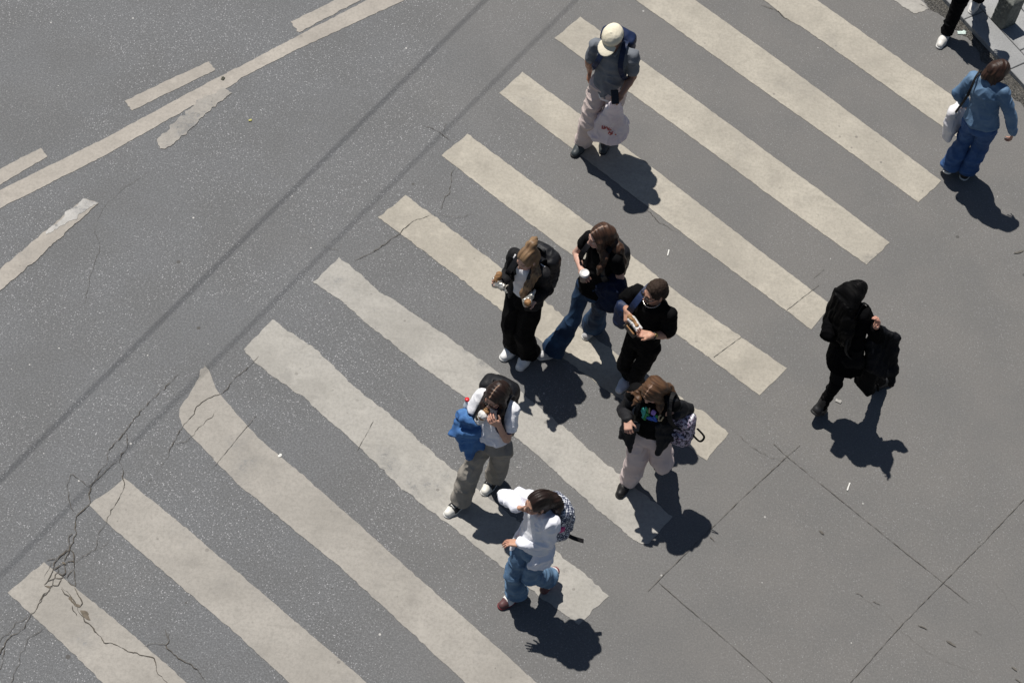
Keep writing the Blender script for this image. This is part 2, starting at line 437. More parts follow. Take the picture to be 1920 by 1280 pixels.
zebra = [
 ([(82,1053),(112,1078),(150,1104),(270,1200),(352,1280),(520,1425)], [(15,1111),(55,1146),(100,1184),(145,1230),(195,1280),(345,1425)], .014, PM2),
 ([(234,897),(262,918),(350,985),(545,1153),(640,1232),(695,1283),(850,1420)], [(167,946),(200,985),(255,1030),(345,1105),(435,1175),(548,1283),(700,1420)], .012, PM2),
 ([(384,686),(392,694),(402,728),(436,772),(483,824),(567,893),(640,957),(790,1090),(905,1190),(1010,1283),(1150,1405)], [(378,692),(366,716),(344,746),(328,764),(323,778),(330,802),(353,827),(400,876),(440,915),(500,961),(553,1004),(640,1072),(760,1180),(872,1283),(1010,1405)], .014, PM2),
 ([(512,600),(560,632),(595,654),(630,690),(678,737),(726,772),(779,820),(827,863),(875,901),(990,990),(1100,1078),(1140,1116)], [(457,655),(478,684),(520,712),(560,738),(617,787),(682,849),(752,919),(840,986),(936,1061),(1010,1118),(1085,1171)], .019, PMg),
 ([(636,483),(672,512),(705,545),(739,562),(770,584),(805,606),(862,645),(928,687),(960,717),(1024,770),(1076,814),(1124,857),(1172,897),(1261,968)], [(587,530),(639,562),(691,608),(739,647),(805,697),(875,744),(980,827),(1063,906),(1135,972),(1194,1021),(1216,1018)], .018, PMg),
 ([(760,366),(820,410),(880,457),(950,512),(1050,590),(1150,660),(1230,716),(1295,757),(1330,779),(1366,812)], [(709,408),(800,475),(910,560),(1028,652),(1142,738),(1210,778),(1260,810),(1308,851),(1324,862)], .018, PM),
 ([(876,251),(1040,375),(1180,478),(1270,560),(1350,612),(1475,690)], [(828,292),(960,398),(1080,487),(1200,580),(1320,665),(1425,742)], .013, PM),
 ([(980,136),(1110,228),(1240,322),(1400,450),(1480,512),(1560,573)], [(936,175),(1100,302),(1200,380),(1300,457),(1410,537),(1520,617)], .011, PM),
 ([(1088,32),(1180,96),(1310,188),(1450,292),(1560,372),(1668,455)], [(1040,72),(1200,188),(1320,275),(1450,374),(1540,438),(1625,497)], .010, PM),
 ([(1160,-105),(1302,0),(1480,125),(1640,245),(1765,340)], [(1045,-105),(1190,0),(1400,148),(1580,273),(1722,380)], .010, PM),
 ([(1390,-100),(1530,0),(1660,92),(1800,190),(1858,232)], [(1290,-100),(1432,0),(1458,22),(1472,42),(1502,50),(1640,145),(1740,218),(1814,272)], .012, PM),
 ([(1640,-60),(1700,-18),(1735,6),(1741,17)], [(1590,-60),(1640,-28),(1690,12),(1714,27)], .018, PMg),
]
for i, (t, b, amp, m) in enumerate(zebra): strip('zebra_stripe', t, b, m, .004, amp * (.9 if amp > .016 else .7), i + 1, keep=.75 if amp > .016 else (.9 if i == 2 else .45))
strip('lane_line', [(-150,438),(0,357),(200,258),(400,150),(450,125),(560,67),(690,0),(870,-92)], [(-150,474),(0,391),(200,290),(395,180),(440,158),(450,148),(560,92),(765,-2),(930,-87)], PMl, .004, .009, 31)
strip('lane_dash', [(234,190),(300,158),(392,116)], [(248,208),(310,177),(404,132)], PMl, .004, .009, 32)
strip('lane_dash', [(545,42),(640,-5),(800,-85)], [(560,62),(600,40),(690,-6),(840,-80)], PMl, .004, .012, 33)
strip('lane_dash', [(-140,388),(0,318),(76,278)], [(-140,418),(0,347),(89,294)], PMl, .004, .009, 34)
strip('worn_dash', [(294,264),(330,228),(372,188),(420,166)], [(300,280),(316,278),(352,250),(385,214),(436,176)], PMw, .0065, .028, 35, step=.015)
strip('worn_dash', [(-140,612),(0,505),(60,455),(112,411),(160,372)], [(-140,655),(0,545),(75,482),(130,430),(185,382)], PMl, .0065, .016, 36)
strip('worn_dash', [(86,436),(120,405),(158,374)], [(88,441),(140,410),(183,380)], PMb, .009, .03, 37, step=.012)
# damp dirt and repair scars in the surface
MD = paint_mat('dirt film', (.15, .138, .118), (.175, .162, .145), .46)
# ---- cracks: thin ragged grooves filled with dirt
MC = plain('crack dirt', (.070, .064, .057), .95, 0, .1, (.115, .102, .085))
MCd = plain('pothole dirt', (.17, .145, .115), .95, 0, .1, (.11, .095, .075))
MJ = plain('joint tar', (.095, .088, .078), .9, 0, .1, (.14, .13, .115))
def crack(name, pts, wd, mat=MC, jit=.02, seed=1, z=.009, taper=True):
    Q = rag([g2(*p) for p in pts], .015, jit, seed, 13.0); n = len(Q)
    d = np.gradient(Q, axis=0); d /= np.linalg.norm(d, axis=1)[:, None] + 1e-9; N = np.stack([-d[:, 1], d[:, 0]], 1)
    t = np.linspace(0, 1, n); s = np.stack([t * n * .35, np.full(n, seed * 1.9), np.zeros(n)], 1)
    wv = wd * np.maximum(.22, -.05 + 1.4 * fbm(s, seed, 2))
    if taper: wv = wv * np.clip(np.minimum(t, 1 - t) * 6 + .25, 0, 1)
    V = [(*(q + k * nn * ww * .5), z) for q, nn, ww in zip(Q, N, wv) for k in (1, -1)]
    F = [(2 * i, 2 * i + 1, 2 * i + 3, 2 * i + 2) for i in range(n - 1)]
    return link_mesh(name, V, np.array(F), mat, road, smooth=False)
CR = [
 ([(345,693),(300,735),(262,772),(235,812),(205,842),(198,868),(183,890),(165,915)], .014),
 ([(238,812),(236,840),(224,862),(233,885),(229,920),(205,965),(196,985)], .016),
 ([(222,862),(190,890),(170,912),(166,925),(170,945),(143,970),(140,1000),(130,1030),(112,1048)], .022),
 ([(170,912),(135,890),(125,920),(132,950),(142,965)], .010),
 ([(196,985),(188,1000),(175,1030),(150,1048),(140,1055)], .012),
 ([(485,668),(462,692),(440,712),(414,740),(382,750),(360,778),(336,812),(322,832),(310,862)], .016),
 ([(404,772),(380,798),(350,826),(326,834)], .009),
 ([(310,862),(295,885),(270,915)], .007),
 ([(850,315),(846,350),(830,382),(822,402)], .010), ([(822,402),(780,412),(748,440),(700,470),(664,492)], .016), ([(822,402),(850,410),(892,404)], .006),
 ([(790,236),(820,246),(845,266)], .010), ([(838,232),(830,248)], .008),
 ([(178,425),(188,470),(172,510),(162,545),(160,570)], .007), ([(178,425),(200,380),(235,352),(290,318)], .005),
 ([(600,462),(640,470)], .006),
 ([(100,1100),(76,1130),(58,1150),(40,1178),(10,1205),(-15,1240)], .020), ([(60,1148),(30,1170),(8,1195),(-10,1210)], .012), ([(86,1176),(50,1200),(40,1230),(20,1290)], .010), ([(8,1215),(4,1250),(-10,1270)], .012),
 ([(116,1100),(132,1120),(150,1152),(170,1172),(195,1202),(240,1218),(290,1235),(296,1262),(318,1290)], .022),
 ([(318,1188),(310,1210),(330,1228),(345,1240),(372,1256),(388,1285)], .020), ([(312,1210),(285,1205),(270,1212)], .010), ([(310,1180),(312,1200)], .012),
 ([(210,1010),(175,1035)], .006), ([(1800,160),(1812,150)], .006),
 ([(1610,1120),(1660,1150),(1720,1210),(1770,1240),(1830,1260)], .004),
 ([(1360,795),(1400,830),(1440,858),(1480,866)], .006), ([(1860,1085),(1920,1160)], .003),
 ([(1205,390),(1240,418),(1275,440)], .008), ([(1425,10),(1452,18),(1470,34),(1482,40)], .014),
 ([(95,1052),(92,1066),(84,1085)], .008), ([(1722,8),(1735,14),(1748,22)], .01),
]
for i, (p, wd) in enumerate(CR): crack('crack', p, wd * .46, MC, .024, i + 1)
z7 = lambda x, y: (60 + x * 140 / 1280, 1020 + y * 140 / 1280)
for i, c in enumerate([[(650,10),(560,140),(470,220),(380,330),(370,440),(270,640),(210,700)], [(440,240),(250,290)], [(370,440),(450,400),(520,350),(610,340)], [(450,410),(450,480),(400,520),(395,590),(270,640)], [(450,490),(520,530),(580,500),(570,400),(560,330)], [(400,590),(510,590),(570,540)], [(370,600),(360,700),(440,710),(510,600)], [(600,590),(620,520),(720,410),(730,310),(640,290),(570,320)], [(730,310),(700,150),(640,60)], [(610,640),(680,700),(750,720),(735,560),(720,440)], [(650,10),(620,150),(550,290)], [(300,740),(340,720),(370,700)], [(320,780),(210,850),(130,990)], [(730,740),(800,860),(860,1010),(830,1070)], [(690,1050),(700,1140),(770,1230)], [(500,760),(560,850),(640,890)], [(640,0),(640,-120),(700,-180)]]):
    crack('crack', [z7(*p) for p in c], .010, MC, .010, i + 70, .010)
for i, (c) in enumerate([([(215,720),(330,740)], .03), ([(640,900),(680,980),(740,1040),(830,1075)], .05), ([(830,1140),(900,1180),(960,1260),(1000,1300)], .07), ([(520,310),(580,350)], .03)]):
    crack('crack', [z7(*p) for p in c[0]], c[1], MCd, .006, i + 90, .0085)
for i, (p, wd) in enumerate([([(1500,835),(1475,856),(1390,935),(1240,1082),(1215,1108)], .0065), ([(1450,832),(1475,856),(1560,925),(1680,1022),(1768,1092),(1815,1130)], .006), ([(1930,925),(1850,1010),(1768,1092),(1680,1182),(1585,1290)], .0065), ([(1235,1092),(1290,1140),(1370,1208),(1460,1290)], .006), ([(1525,522),(1545,505)], .005), ([(1338,670),(1390,632)], .006), ([(1475,582),(1535,535)], .006), ([(480,780),(400,876)], .005), ([(700,790),(670,845)], .005)]):
    crack('joint', p, wd, MJ, .004, i + 110, .0095, False)
# dark scuffs
for i, (p, wd) in enumerate([([(1604,1112),(1618,1119)], .03), ([(1636,1128),(1650,1134)], .02), ([(1720,1170),(1738,1180)], .035), ([(1774,1200),(1792,1212)], .04), ([(1826,1182),(1840,1190)], .012), ([(1896,1250),(1906,1258)], .04), ([(1902,1272),(1918,1282)], .03), ([(1900,475),(1920,470)], .05), ([(1330,1006),(1340,1016)], .03), ([(1535,995),(1545,1002)], .03), ([(1048,620),(1054,624)], .02)]):
    crack('scuff', p, wd * .5, MJ, .012, i + 130, .0098)

# ---------------------------------------------------------------- kerb and pavement
K0, K1 = J(1765, 0, 0), J(1920, 169, 0)
ku = unit(K1 - K0); kn = V3(-ku[1], ku[0], 0)
if kn[0] < 0: kn = -kn
KH = .06
def kp(a, b, z): p = K0 + ku * a + kn * b; return (p[0], p[1], z)
MP, n_, b_ = newmat('pavement concrete'); co = coords(n_)
c_ = mixc(n_, ramp(n_, noise(n_, co, 2.2, 6), .3, .7), (.34, .345, .345), (.25, .255, .258))
c_ = mixc(n_, ramp(n_, noise(n_, co, 70, 3), .4, .75, 0, .5), c_, (.17, .17, .17))
n_.links.new(c_, b_.inputs['Base Color']); b_.inputs['Roughness'].default_value = .8; bump(n_, b_, noise(n_, co, 50, 4), .7, .006)
def slabs(name, rows, seed):
    rnd = random.Random(seed); V = []; F = []
    for (b0, b1, ln, off) in rows:
        a = -25 + off
        while a < 25:
            j = .009; dz = rnd.uniform(-.003, .003); base = len(V); c = .006
            q = [(a, b0), (a + ln - j, b0), (a + ln - j, b1 - j), (a, b1 - j)]
            V += [kp(x, y, -.05) for x, y in q] + [kp(x, y, KH - c + dz) for x, y in q]
            V += [kp(x + (c if x == a else -c), y + (c if y == b0 else -c), KH + dz + rnd.uniform(-.001, .001)) for x, y in q]
            for l in (0, 4):
                for i in range(4): F.append((base + l + i, base + l + (i + 1) % 4, base + l + 4 + (i + 1) % 4, base + l + 4 + i))
            F.append((base + 8, base + 9, base + 10, base + 11)); a += ln
    return tag(link_mesh(name, V, F, MP, smooth=False), kind='structure')
slabs('kerb', [(0, .27, .78, .42)], 1)
slabs('pavement', [(.27 + .4 * i, .27 + .4 * (i + 1), .5, .25 * (i % 2)) for i in range(30)], 2)
MJB = plain('joint bedding', (.06, .057, .05), .95, 0, .1)
bed = link_mesh('pavement_bed', [kp(-25, .015, KH - .022), kp(25, .015, KH - .022), kp(25, 12.2, KH - .022), kp(-25, 12.2, KH - .022)], [(0, 1, 2, 3)], MJB, smooth=False); tag(bed, kind='structure')
# gutter with wet grit
MG, n_, b_ = newmat('gutter grit'); co = coords(n_)
g_ = noise(n_, co, 38, 6, .75)
c_ = mixc(n_, ramp(n_, g_, .42, .62), (.030, .029, .026), (.105, .098, .085))
v_ = n_.nodes.new('ShaderNodeTexVoronoi'); v_.inputs['Scale'].default_value = 45; n_.links.new(co, v_.inputs['Vector'])
c_ = mixc(n_, ramp(n_, v_.outputs['Distance'], .12, .22, .8, 0), c_, (.30, .28, .25))
n_.links.new(c_, b_.inputs['Base Color']); b_.inputs['Roughness'].default_value = .32; bump(n_, b_, g_, 1.0, .02)
Q = rag([(p[0], p[1]) for p in (kp(-6, -.17, 0), kp(-.3, -.20, 0), kp(.0, -.17, 0), kp(.35, -.13, 0), kp(.6, -.09, 0), kp(1.2, -.16, 0), kp(6, -.17, 0))], .02, .05, 9)
t_ = np.linspace(0, 1, len(Q)); E0 = np.array([kp(-6, .002, 0)[:2]]) + t_[:, None] * (np.array(kp(6, .002, 0)[:2]) - np.array(kp(-6, .002, 0)[:2]))
V = [(*a, .005) for a in Q] + [(*a, .005) for a in E0]; N_ = len(Q)
link_mesh('gutter_grit', V, [(i, i + 1, N_ + i + 1, N_ + i) for i in range(N_ - 1)], MG, road, smooth=False)

# bollard: a short square stone post with a bevelled top
MB = plain('bollard stone', (.16, .17, .155), .75, 0, .3, (.10, .108, .10))
c0 = J(1857, 35, KH); c1 = J(1879, 57, KH); c2 = J(1906, 46, KH)
u1 = unit(c0 - c1); v1 = V3(-u1[1], u1[0], 0); v1 = v1 if v1 @ (c2 - c1) > 0 else -v1
a_ = .19; b_h = .40
cen = c1 + (u1 + v1) * a_ / 2
bm = SDF().box(cen + V3(0, 0, b_h / 2 - .02), (u1, v1, V3(0, 0, 1)), (a_ / 2, a_ / 2, b_h / 2 + .02), .014)
for q in (u1, v1): 
    for sg in (1, -1): bm.cut(cen + V3(0, 0, b_h - .012) + q * sg * a_ * .36, unit(q * sg * .8 + V3(0, 0, 1)), .004)
bm.cut(V3(0, 0, KH - .004), V3(0, 0, -1), .001)
bo = part('bollard', bm, MB, None, .008, dict(amp=.003, freq=30, seed=3))
tag(bo, 'short square dark grey stone post standing on the pavement slabs', 'bollard')

# ---------------------------------------------------------------- litter
MW = plain('litter paper', (.75, .74, .70), .7); MY = plain('litter leaf', (.45, .42, .13), .7)
def litter(name, px, py, l, wd, ang, mat, label, cat, hgt=.006):
    p = J(px, py, .004); a = yawv(ang); b = V3(-a[1], a[0], 0)
    s = SDF().box(p + V3(0, 0, hgt / 2), (a, b, V3(0, 0, 1)), (l / 2, wd / 2, hgt / 2), hgt * .4, .002)
    if l > .02: s.box(p + a * l * .3 + b * wd * .25 + V3(0, 0, hgt * .7), (unit(a + b), unit(b - a), V3(0, 0, 1)), (l * .22, wd * .4, hgt * .5), hgt * .3, .004)
    o = part(name, s, mat, None, max(.0018, hgt * .25), dict(amp=.0015, freq=60, seed=2)); tag(o, label, cat); return o
litter('litter_scrap', 525, 854, .035, .025, 40, MW, 'small white scrap lying on dark asphalt between two zebra stripes left of the people', 'litter')
litter('litter_stick', 1253, 474, .012, .075, -5, MW, 'thin pale stick lying on asphalt above the man in sunglasses', 'litter')
litter('litter_stick', 1591, 912, .012, .085, -15, MW, 'thin pale stick lying on asphalt below the black coat shadow', 'litter')
litter('litter_leaf', 469, 226, .03, .02, 20, MY, 'small yellowish leaf lying on the road near the faded lane dash', 'leaf')
litter('litter_leaf', 418, 148, .04, .03, 70, plain('dead leaf', (.05, .05, .035), .8), 'small dark dead leaf lying on the solid lane line', 'leaf')
litter('litter_scrap', 1572, 752, .055, .03, -20, plain('litter grey', (.33, .32, .3), .7), 'crumpled grey scrap on the road beside the black bag', 'litter')
litter('litter_scrap', 1803, 62, .09, .045, 10, plain('litter foil', (.55, .66, .62), .3), 'pale greenish scrap lying in the wet gutter grit', 'litter')

# ---------------------------------------------------------------- overhead cables whose shadows cross the road
MWI = plain('cable rubber', (.03, .03, .03), .6)
for k, (a, b, rad, hz) in enumerate((((0, 900), (910, 0), .0080, 6.0), ((0, 1080), (1080, 0), .0062, 6.0))):
    A = J(*a); B = J(*b); d = unit(B - A); sh = -SUN_D * hz
    P0 = A + sh - d * 28; P1 = A + sh + d * 34
    s_, e_ = unit(np.cross(d, [0, 0, 1])), V3(0, 0, 1)
    V = []; F = []
    for i in range(13):
        p = P0 + (P1 - P0) * i / 12
        for j in range(10): V.append(p + rad * (math.cos(j * math.pi / 5) * s_ + math.sin(j * math.pi / 5) * e_))
    for i in range(12):
        for j in range(10): F.append((i * 10 + j, i * 10 + (j + 1) % 10, i * 10 + 10 + (j + 1) % 10, i * 10 + 10 + j))
    e = empty('overhead_cable', ((P0 + P1) / 2) * V3(1, 1, 0), ('thicker black overhead cable casting the straight shadow farther from the zebra crossing', 'thinner black overhead cable casting the straight shadow nearer the zebra ends')[k], 'cable', 'overhead cables')
    link_mesh('wire', V, np.array(F), MWI, e, base=absloc(e))
    for q in (P0, P1):
        link_mesh('pole', [q * V3(1, 1, 0) + V3(math.cos(t) * .09, math.sin(t) * .09, z) for z in (0, hz + .3) for t in np.arange(10) * math.pi / 5], [(i, (i + 1) % 10, 10 + (i + 1) % 10, 10 + i) for i in range(10)] + [tuple(range(10, 20))], MWI, e, base=absloc(e))
# ================================================================ people
ZUP = V3(0, 0, 1)
MSKIN = vmat('skin', .5, .35, sss=1)
MHAIR = vmat('hair', .46, .30, bumpd=.004, bscale=160)
MHAIRK = vmat('jet black hair', .6, .08, bumpd=.003, bscale=160)
MHAIRS = vmat('short hair', .7, .12, bumpd=.006, bscale=260)
MSHOE = vmat('shoe leather', .5, .4)
MSOLE_W = plain('white rubber sole', (.72, .71, .68), .6)
MSOLE_K = plain('black rubber sole', (.02, .02, .02), .6)
MLENS = plain('dark lens', (.012, .012, .014), .08, 0, .8)
MFRAME = plain('eyewear frame', (.02, .018, .016), .3)
MMETAL = plain('steel', (.6, .58, .55), .25, 1.0)
MGOLD = plain('gilt metal', (.62, .45, .2), .25, 1.0)
MBLACK = plain('black plastic', (.008, .008, .009), .25, 0, .5)

class Person:
    def __init__(s, label, h, anR, anL, toeR, toeL, pelvis, pyaw, chest, cyaw, head, hyaw, hpitch, elR, wrR, elL, wrL,
                 knR=None, knL=None, shw=.175, lean_up=None, hroll=0, pitchR=0, pitchL=0, group='people on the zebra crossing', build=1.0, skin=(.52, .31, .22)):
        """joints are given as picture points with heights; limb lengths are kept human by reach()"""
        s.h = h; k = s.k = h / 1.72; s.skin = skin; s.build = build
        s.an = {1: J(*anR), -1: J(*anL)}                       # +1 right, -1 left
        s.toe = {1: toeR, -1: toeL}; s.tp = {1: pitchR, -1: pitchL}
        s.pel = J(*pelvis); s.che = J(*chest); s.head = J(*head)
        s.fp = yawv(pyaw); s.rp = V3(s.fp[1], -s.fp[0], 0)
        s.fc = yawv(cyaw); s.rc = V3(s.fc[1], -s.fc[0], 0)
        s.up = unit(s.che - s.pel)
        s.fc = unit(s.fc - s.up * (s.fc @ s.up)); s.rc = np.cross(s.fc, s.up)
        s.sh = {g: s.che + s.rc * g * shw * k for g in (1, -1)}
        s.hip = {g: s.pel + s.rp * g * .088 * k for g in (1, -1)}
        s.el = {}; s.wr = {}; s.kn = {}
        for g, e, w_ in ((1, elR, wrR), (-1, elL, wrL)):
            dz = np.linspace(-.3, .3, 61)                      # heights near the guess that keep the arm its natural length
            E_ = np.array([J(e[0], e[1], e[2] + t) for t in dz]); W_ = np.array([J(w_[0], w_[1], w_[2] + t) for t in dz])
            c1 = ((np.linalg.norm(E_ - s.sh[g], axis=1) - .285 * k) / .02) ** 2 + (dz / .12) ** 2
            c2 = ((np.linalg.norm(E_[:, None] - W_[None], axis=2) - .25 * k) / .025) ** 2 + (dz / .06)[None] ** 2
            i, j = np.unravel_index((c1[:, None] + c2).argmin(), c2.shape); s.el[g], s.wr[g] = E_[i], W_[j]
        for g, kk in ((1, knR), (-1, knL)):
            a, b = s.hip[g], s.an[g]
            if kk is not None: s.kn[g] = J(*kk) if len(kk) == 3 else reach(a, kk[0], kk[1], .43 * k, .5)
            else:
                L1, L2 = .435 * k, .42 * k; d = np.linalg.norm(b - a); u = (b - a) / d
                if d >= L1 + L2 - .003: s.kn[g] = a + (b - a) * L1 / (L1 + L2)
                else:
                    x = (d * d + L1 * L1 - L2 * L2) / (2 * d); hh = math.sqrt(max(L1 * L1 - x * x, 0))
                    pol = unit(s.fp - u * (s.fp @ u)); s.kn[g] = a + u * x + pol * hh
        f = yawv(hyaw); s.hf = unit(f * math.cos(R(hpitch)) + ZUP * math.sin(R(hpitch)))
        r = V3(f[1], -f[0], 0); u = np.cross(r, s.hf)
        s.hr = r * math.cos(R(hroll)) + u * math.sin(R(hroll)); s.hu = np.cross(s.hr, s.hf)
        s.neck = s.che + s.up * .04 * k
        mid = (s.an[1] + s.an[-1]) / 2; s.base = V3(mid[0], mid[1], 0)
        s.root = empty('person', s.base, label, 'person', group)
        q = lambda a: np.round(a, 2)
        print('P', label[:28], 'h%.2f' % h, 'pel-feet', q(s.pel - s.base), 'che-pel', q(s.che - s.pel), 'head-che', q(s.head - s.che),
              'arm', [round(float(np.linalg.norm(s.el[g] - s.sh[g])), 2) for g in (1, -1)], [round(float(np.linalg.norm(s.wr[g] - s.el[g])), 2) for g in (1, -1)],
              'leg', [(round(float(np.linalg.norm(s.hip[g] - s.kn[g])), 2), round(float(np.linalg.norm(s.an[g] - s.kn[g])), 2)) for g in (1, -1)],
              'elz', [round(float(s.el[g][2]), 2) for g in (1, -1)], 'wrz', [round(float(s.wr[g][2]), 2) for g in (1, -1)],
              'shpx', [tuple(int(v) for v in PX(s.sh[g])) for g in (1, -1)], 'hippx', [tuple(int(v) for v in PX(s.hip[g])) for g in (1, -1)])
        s.hand_cfg = {}
    def H(s, r, f, u): return s.head + (s.hr * r + s.hf * f + s.hu * u) * s.k
    def C(s, r, f, u): return s.che + (s.rc * r + s.fc * f + s.up * u) * s.k
    def Pv(s, r, f, u): return s.pel + (s.rp * r + s.fp * f + ZUP * u) * s.k
    def hand(s, S, g, fdir, palm, curl=(.3, .35, .4, .45), thumb=.5, spread=.12, tcurl=.3):
        """palm, four fingers of unequal length and a thumb from the side of the palm"""
        k = s.k; w_ = s.wr[g]; f = unit(fdir); n = unit(np.asarray(palm) - f * (np.asarray(palm) @ f)); t = np.cross(f, n) * g
        if np.isscalar(curl): curl = (curl,) * 4
        s.hinfo = getattr(s, 'hinfo', {}); s.hinfo[g] = (w_ + f * .085 * k + n * .03 * k, f, n, t)
        S.box(w_ + f * .046 * k, (f, t, n), (.046 * k, .037 * k, .0135 * k), .012 * k, .014)
        S.cone(w_ + f * .02 * k + t * .02 * k + n * .005, w_ + f * .045 * k + t * .026 * k + n * .01 * k, .015 * k, .013 * k, .012)
        for i, (o, L) in enumerate(zip((.029, .010, -.010, -.028), (.072, .080, .074, .058))):
            p = w_ + f * (.086 - .004 * abs(i - 1)) * k + t * o * k; d = unit(f + t * spread * (1.2 - i) * .8); a = 0
            for j, fr in enumerate((.44, .31, .25)):
                a += curl[i] * (1.25, 1.5, .9)[j]
                dd = d * math.cos(a) + n * math.sin(a); q = p + dd * L * fr * k
                S.cone(p, q, (.0088 - .0007 * j) * k, (.0082 - .0008 * j) * k, .004); p = q
        p = w_ + f * .028 * k + t * .030 * k; d = unit(t * (.9 - .5 * tcurl) + f * .75 + n * thumb)
        q = p + d * .042 * k; S.cone(p, q, .0115 * k, .0095 * k, .008)
        d2 = unit(d + n * tcurl + f * .3 - t * tcurl * .6); S.cone(q, q + d2 * .032 * k, .0093 * k, .0075 * k, .004)
    def body(s, hands, lips=(.42, .15, .13), brow=(.10, .06, .04), beard=None):
        k = s.k; b = s.build; S = SDF(); H = s.H; hx = (s.hr, s.hf, s.hu)
        # torso and legs under the clothes
        S.econe(s.C(0, -.005, -.07), s.C(0, .0, -.22), s.rc, (.125 * k * b, .080 * k * b), (.105 * k * b, .075 * k * b), .03)
        S.econe(s.C(0, 0, -.22), s.Pv(0, 0, 0), s.rp, (.105 * k * b, .075 * k * b), (.12 * k * b, .085 * k * b), .03)
        for g in (1, -1):
            S.cone(s.hip[g], s.kn[g], .066 * k, .047 * k, .02); S.cone(s.kn[g], s.an[g], .046 * k, .032 * k, .01)
            t = yawv(s.toe[g]) * math.cos(R(s.tp[g])) - ZUP * math.sin(R(s.tp[g]))
            S.cone(s.an[g] - ZUP * .035, s.an[g] + t * .11 * k - ZUP * .045, .03 * k, .024 * k, .02)
            S.cone(s.C(.04 * g, -.005, .03), s.sh[g], .036 * k, .040 * k * b, .03)
            S.cone(s.sh[g], s.el[g], .042 * k * b, .036 * k * b, .015); S.cone(s.el[g], s.el[g] * .65 + s.wr[g] * .35, .036 * k * b, .036 * k * b, .012)
            S.cone(s.el[g] * .65 + s.wr[g] * .35, s.wr[g], .036 * k * b, .025 * k, .012)
        # neck and head
        S.cone(s.neck - s.up * .02, H(0, -.025, -.06), .058 * k, .052 * k, .03)
        S.ell(H(0, -.012, .02), hx, (.074 * k, .094 * k, .100 * k), .02)
        S.ell(H(0, .030, -.035), hx, (.058 * k, .062 * k, .085 * k), .03)
        S.ell(H(0, .062, -.098), hx, (.026 * k, .022 * k, .020 * k), .025)
        S.ell(H(0, .080, .018), hx, (.048 * k, .010 * k, .011 * k), .016)             # brow
        for g in (1, -1):
            S.ell(H(.032 * g, .094, -.004), hx, (.017 * k, .012 * k, .012 * k), .010, 's')    # sockets
            S.ell(H(.042 * g, .066, -.036), hx, (.022 * k, .020 * k, .020 * k), .02)          # cheeks
            S.ell(H(.076 * g, -.008, -.012), (s.hr + s.hf * .4 * g * -1, s.hf, s.hu), (.010 * k, .019 * k, .032 * k), .006)   # ears
            S.ell(H(.031 * g, .082, -.004), hx, (.011 * k,) * 3, .003)                        # eyeballs
            S.ell(H(.010 * g, .102, -.040), hx, (.009 * k, .010 * k, .007 * k), .006)         # nostrils
        S.cone(H(0, .090, .008), H(0, .108, -.036), .008 * k, .012 * k, .012)                 # nose
        S.ell(H(0, .091, -.064), hx, (.023 * k, .009 * k, .006 * k), .006); S.ell(H(0, .090, -.076), hx, (.019 * k, .009 * k, .007 * k), .006)
        S.ell(H(0, .101, -.070), hx, (.022 * k, .006 * k, .0018 * k), .004, 's')
        for g, cfg in hands.items(): s.hand(S, g, **cfg)
        sk = np.array(s.skin)
        def colf(V, F):
            c = np.tile(sk, (len(V), 1)); L = (V - s.head) / k; x, y, z = L @ s.hr, L @ s.hf, L @ s.hu
            c *= (.93 + .14 * vnoise(V * 14, 3))[:, None]
            hd = np.linalg.norm(L, axis=1) < .16
            def mixin(m, col, a): c[m] = c[m] * (1 - a) + np.array(col) * a
            mixin(hd & (np.abs(x) < .023) & (z < -.058) & (z > -.083) & (y > .08), lips, .8)
            mixin(hd & (np.abs(np.abs(x) - .042) < .022) & (np.abs(z + .035) < .02) & (y > .05), (.55, .22, .17), .35)
            mixin(hd & (np.abs(np.abs(x) - .032) < .019) & (np.abs(z - .021 + (np.abs(x) - .03) * .2) < .0055) & (y > .06), brow, .85)
            ey = hd & (np.abs(np.abs(x) - .031) < .0125) & (np.abs(z + .004) < .006) & (y > .08)
            mixin(ey, (.62, .58, .54), 1); mixin(ey & (np.abs(np.abs(x) - .031) < .0055), (.04, .025, .02), 1)
            if beard is not None:
                bm = hd & (z < -.045) & (y > -.01) & ~((np.abs(x) < .022) & (z > -.083) & (z < -.058)); mixin(bm, beard, .45)
            # knuckles, fingertips and nails a little redder
            for g in (1, -1):
                if g in getattr(s, 'hinfo', {}):
                    d = np.linalg.norm(V - (s.hinfo[g][0] + s.hinfo[g][1] * .03), axis=1); mixin(d < .05, (.55, .24, .18), .25)
            return c
        s.bo = part('body', S, MSKIN, s.root, .0055, None, colf)
        return s.bo
    # ---------------- clothes
    def torso(s, S, inf, hem, top=.045, hipinf=None, k_=.025):
        """torso shell: hem is metres (scaled) below the shoulder line"""
        k = s.k; b = s.build; hi = inf if hipinf is None else hipinf
        S.econe(s.C(0, -.005, -.06), s.C(0, .005, -.24), s.rc, (.138 * k * b + inf, .090 * k * b + inf), (.118 * k * b + inf, .084 * k * b + inf), k_)
        if hem > .24:
            lo = s.Pv(0, 0, (.49 - hem)); S.econe(s.C(0, .005, -.24), lo, s.rp, (.118 * k * b + inf, .084 * k * b + inf), (.138 * k * b + hi, .098 * k * b + hi), k_, flat=True)
            S.cut(lo, -ZUP, .004)
        for g in (1, -1): S.cone(s.C(.04 * g, -.005, .042), s.C(.13 * g, -.002, .0), .036 * k + inf, .038 * k * b + inf, .03)
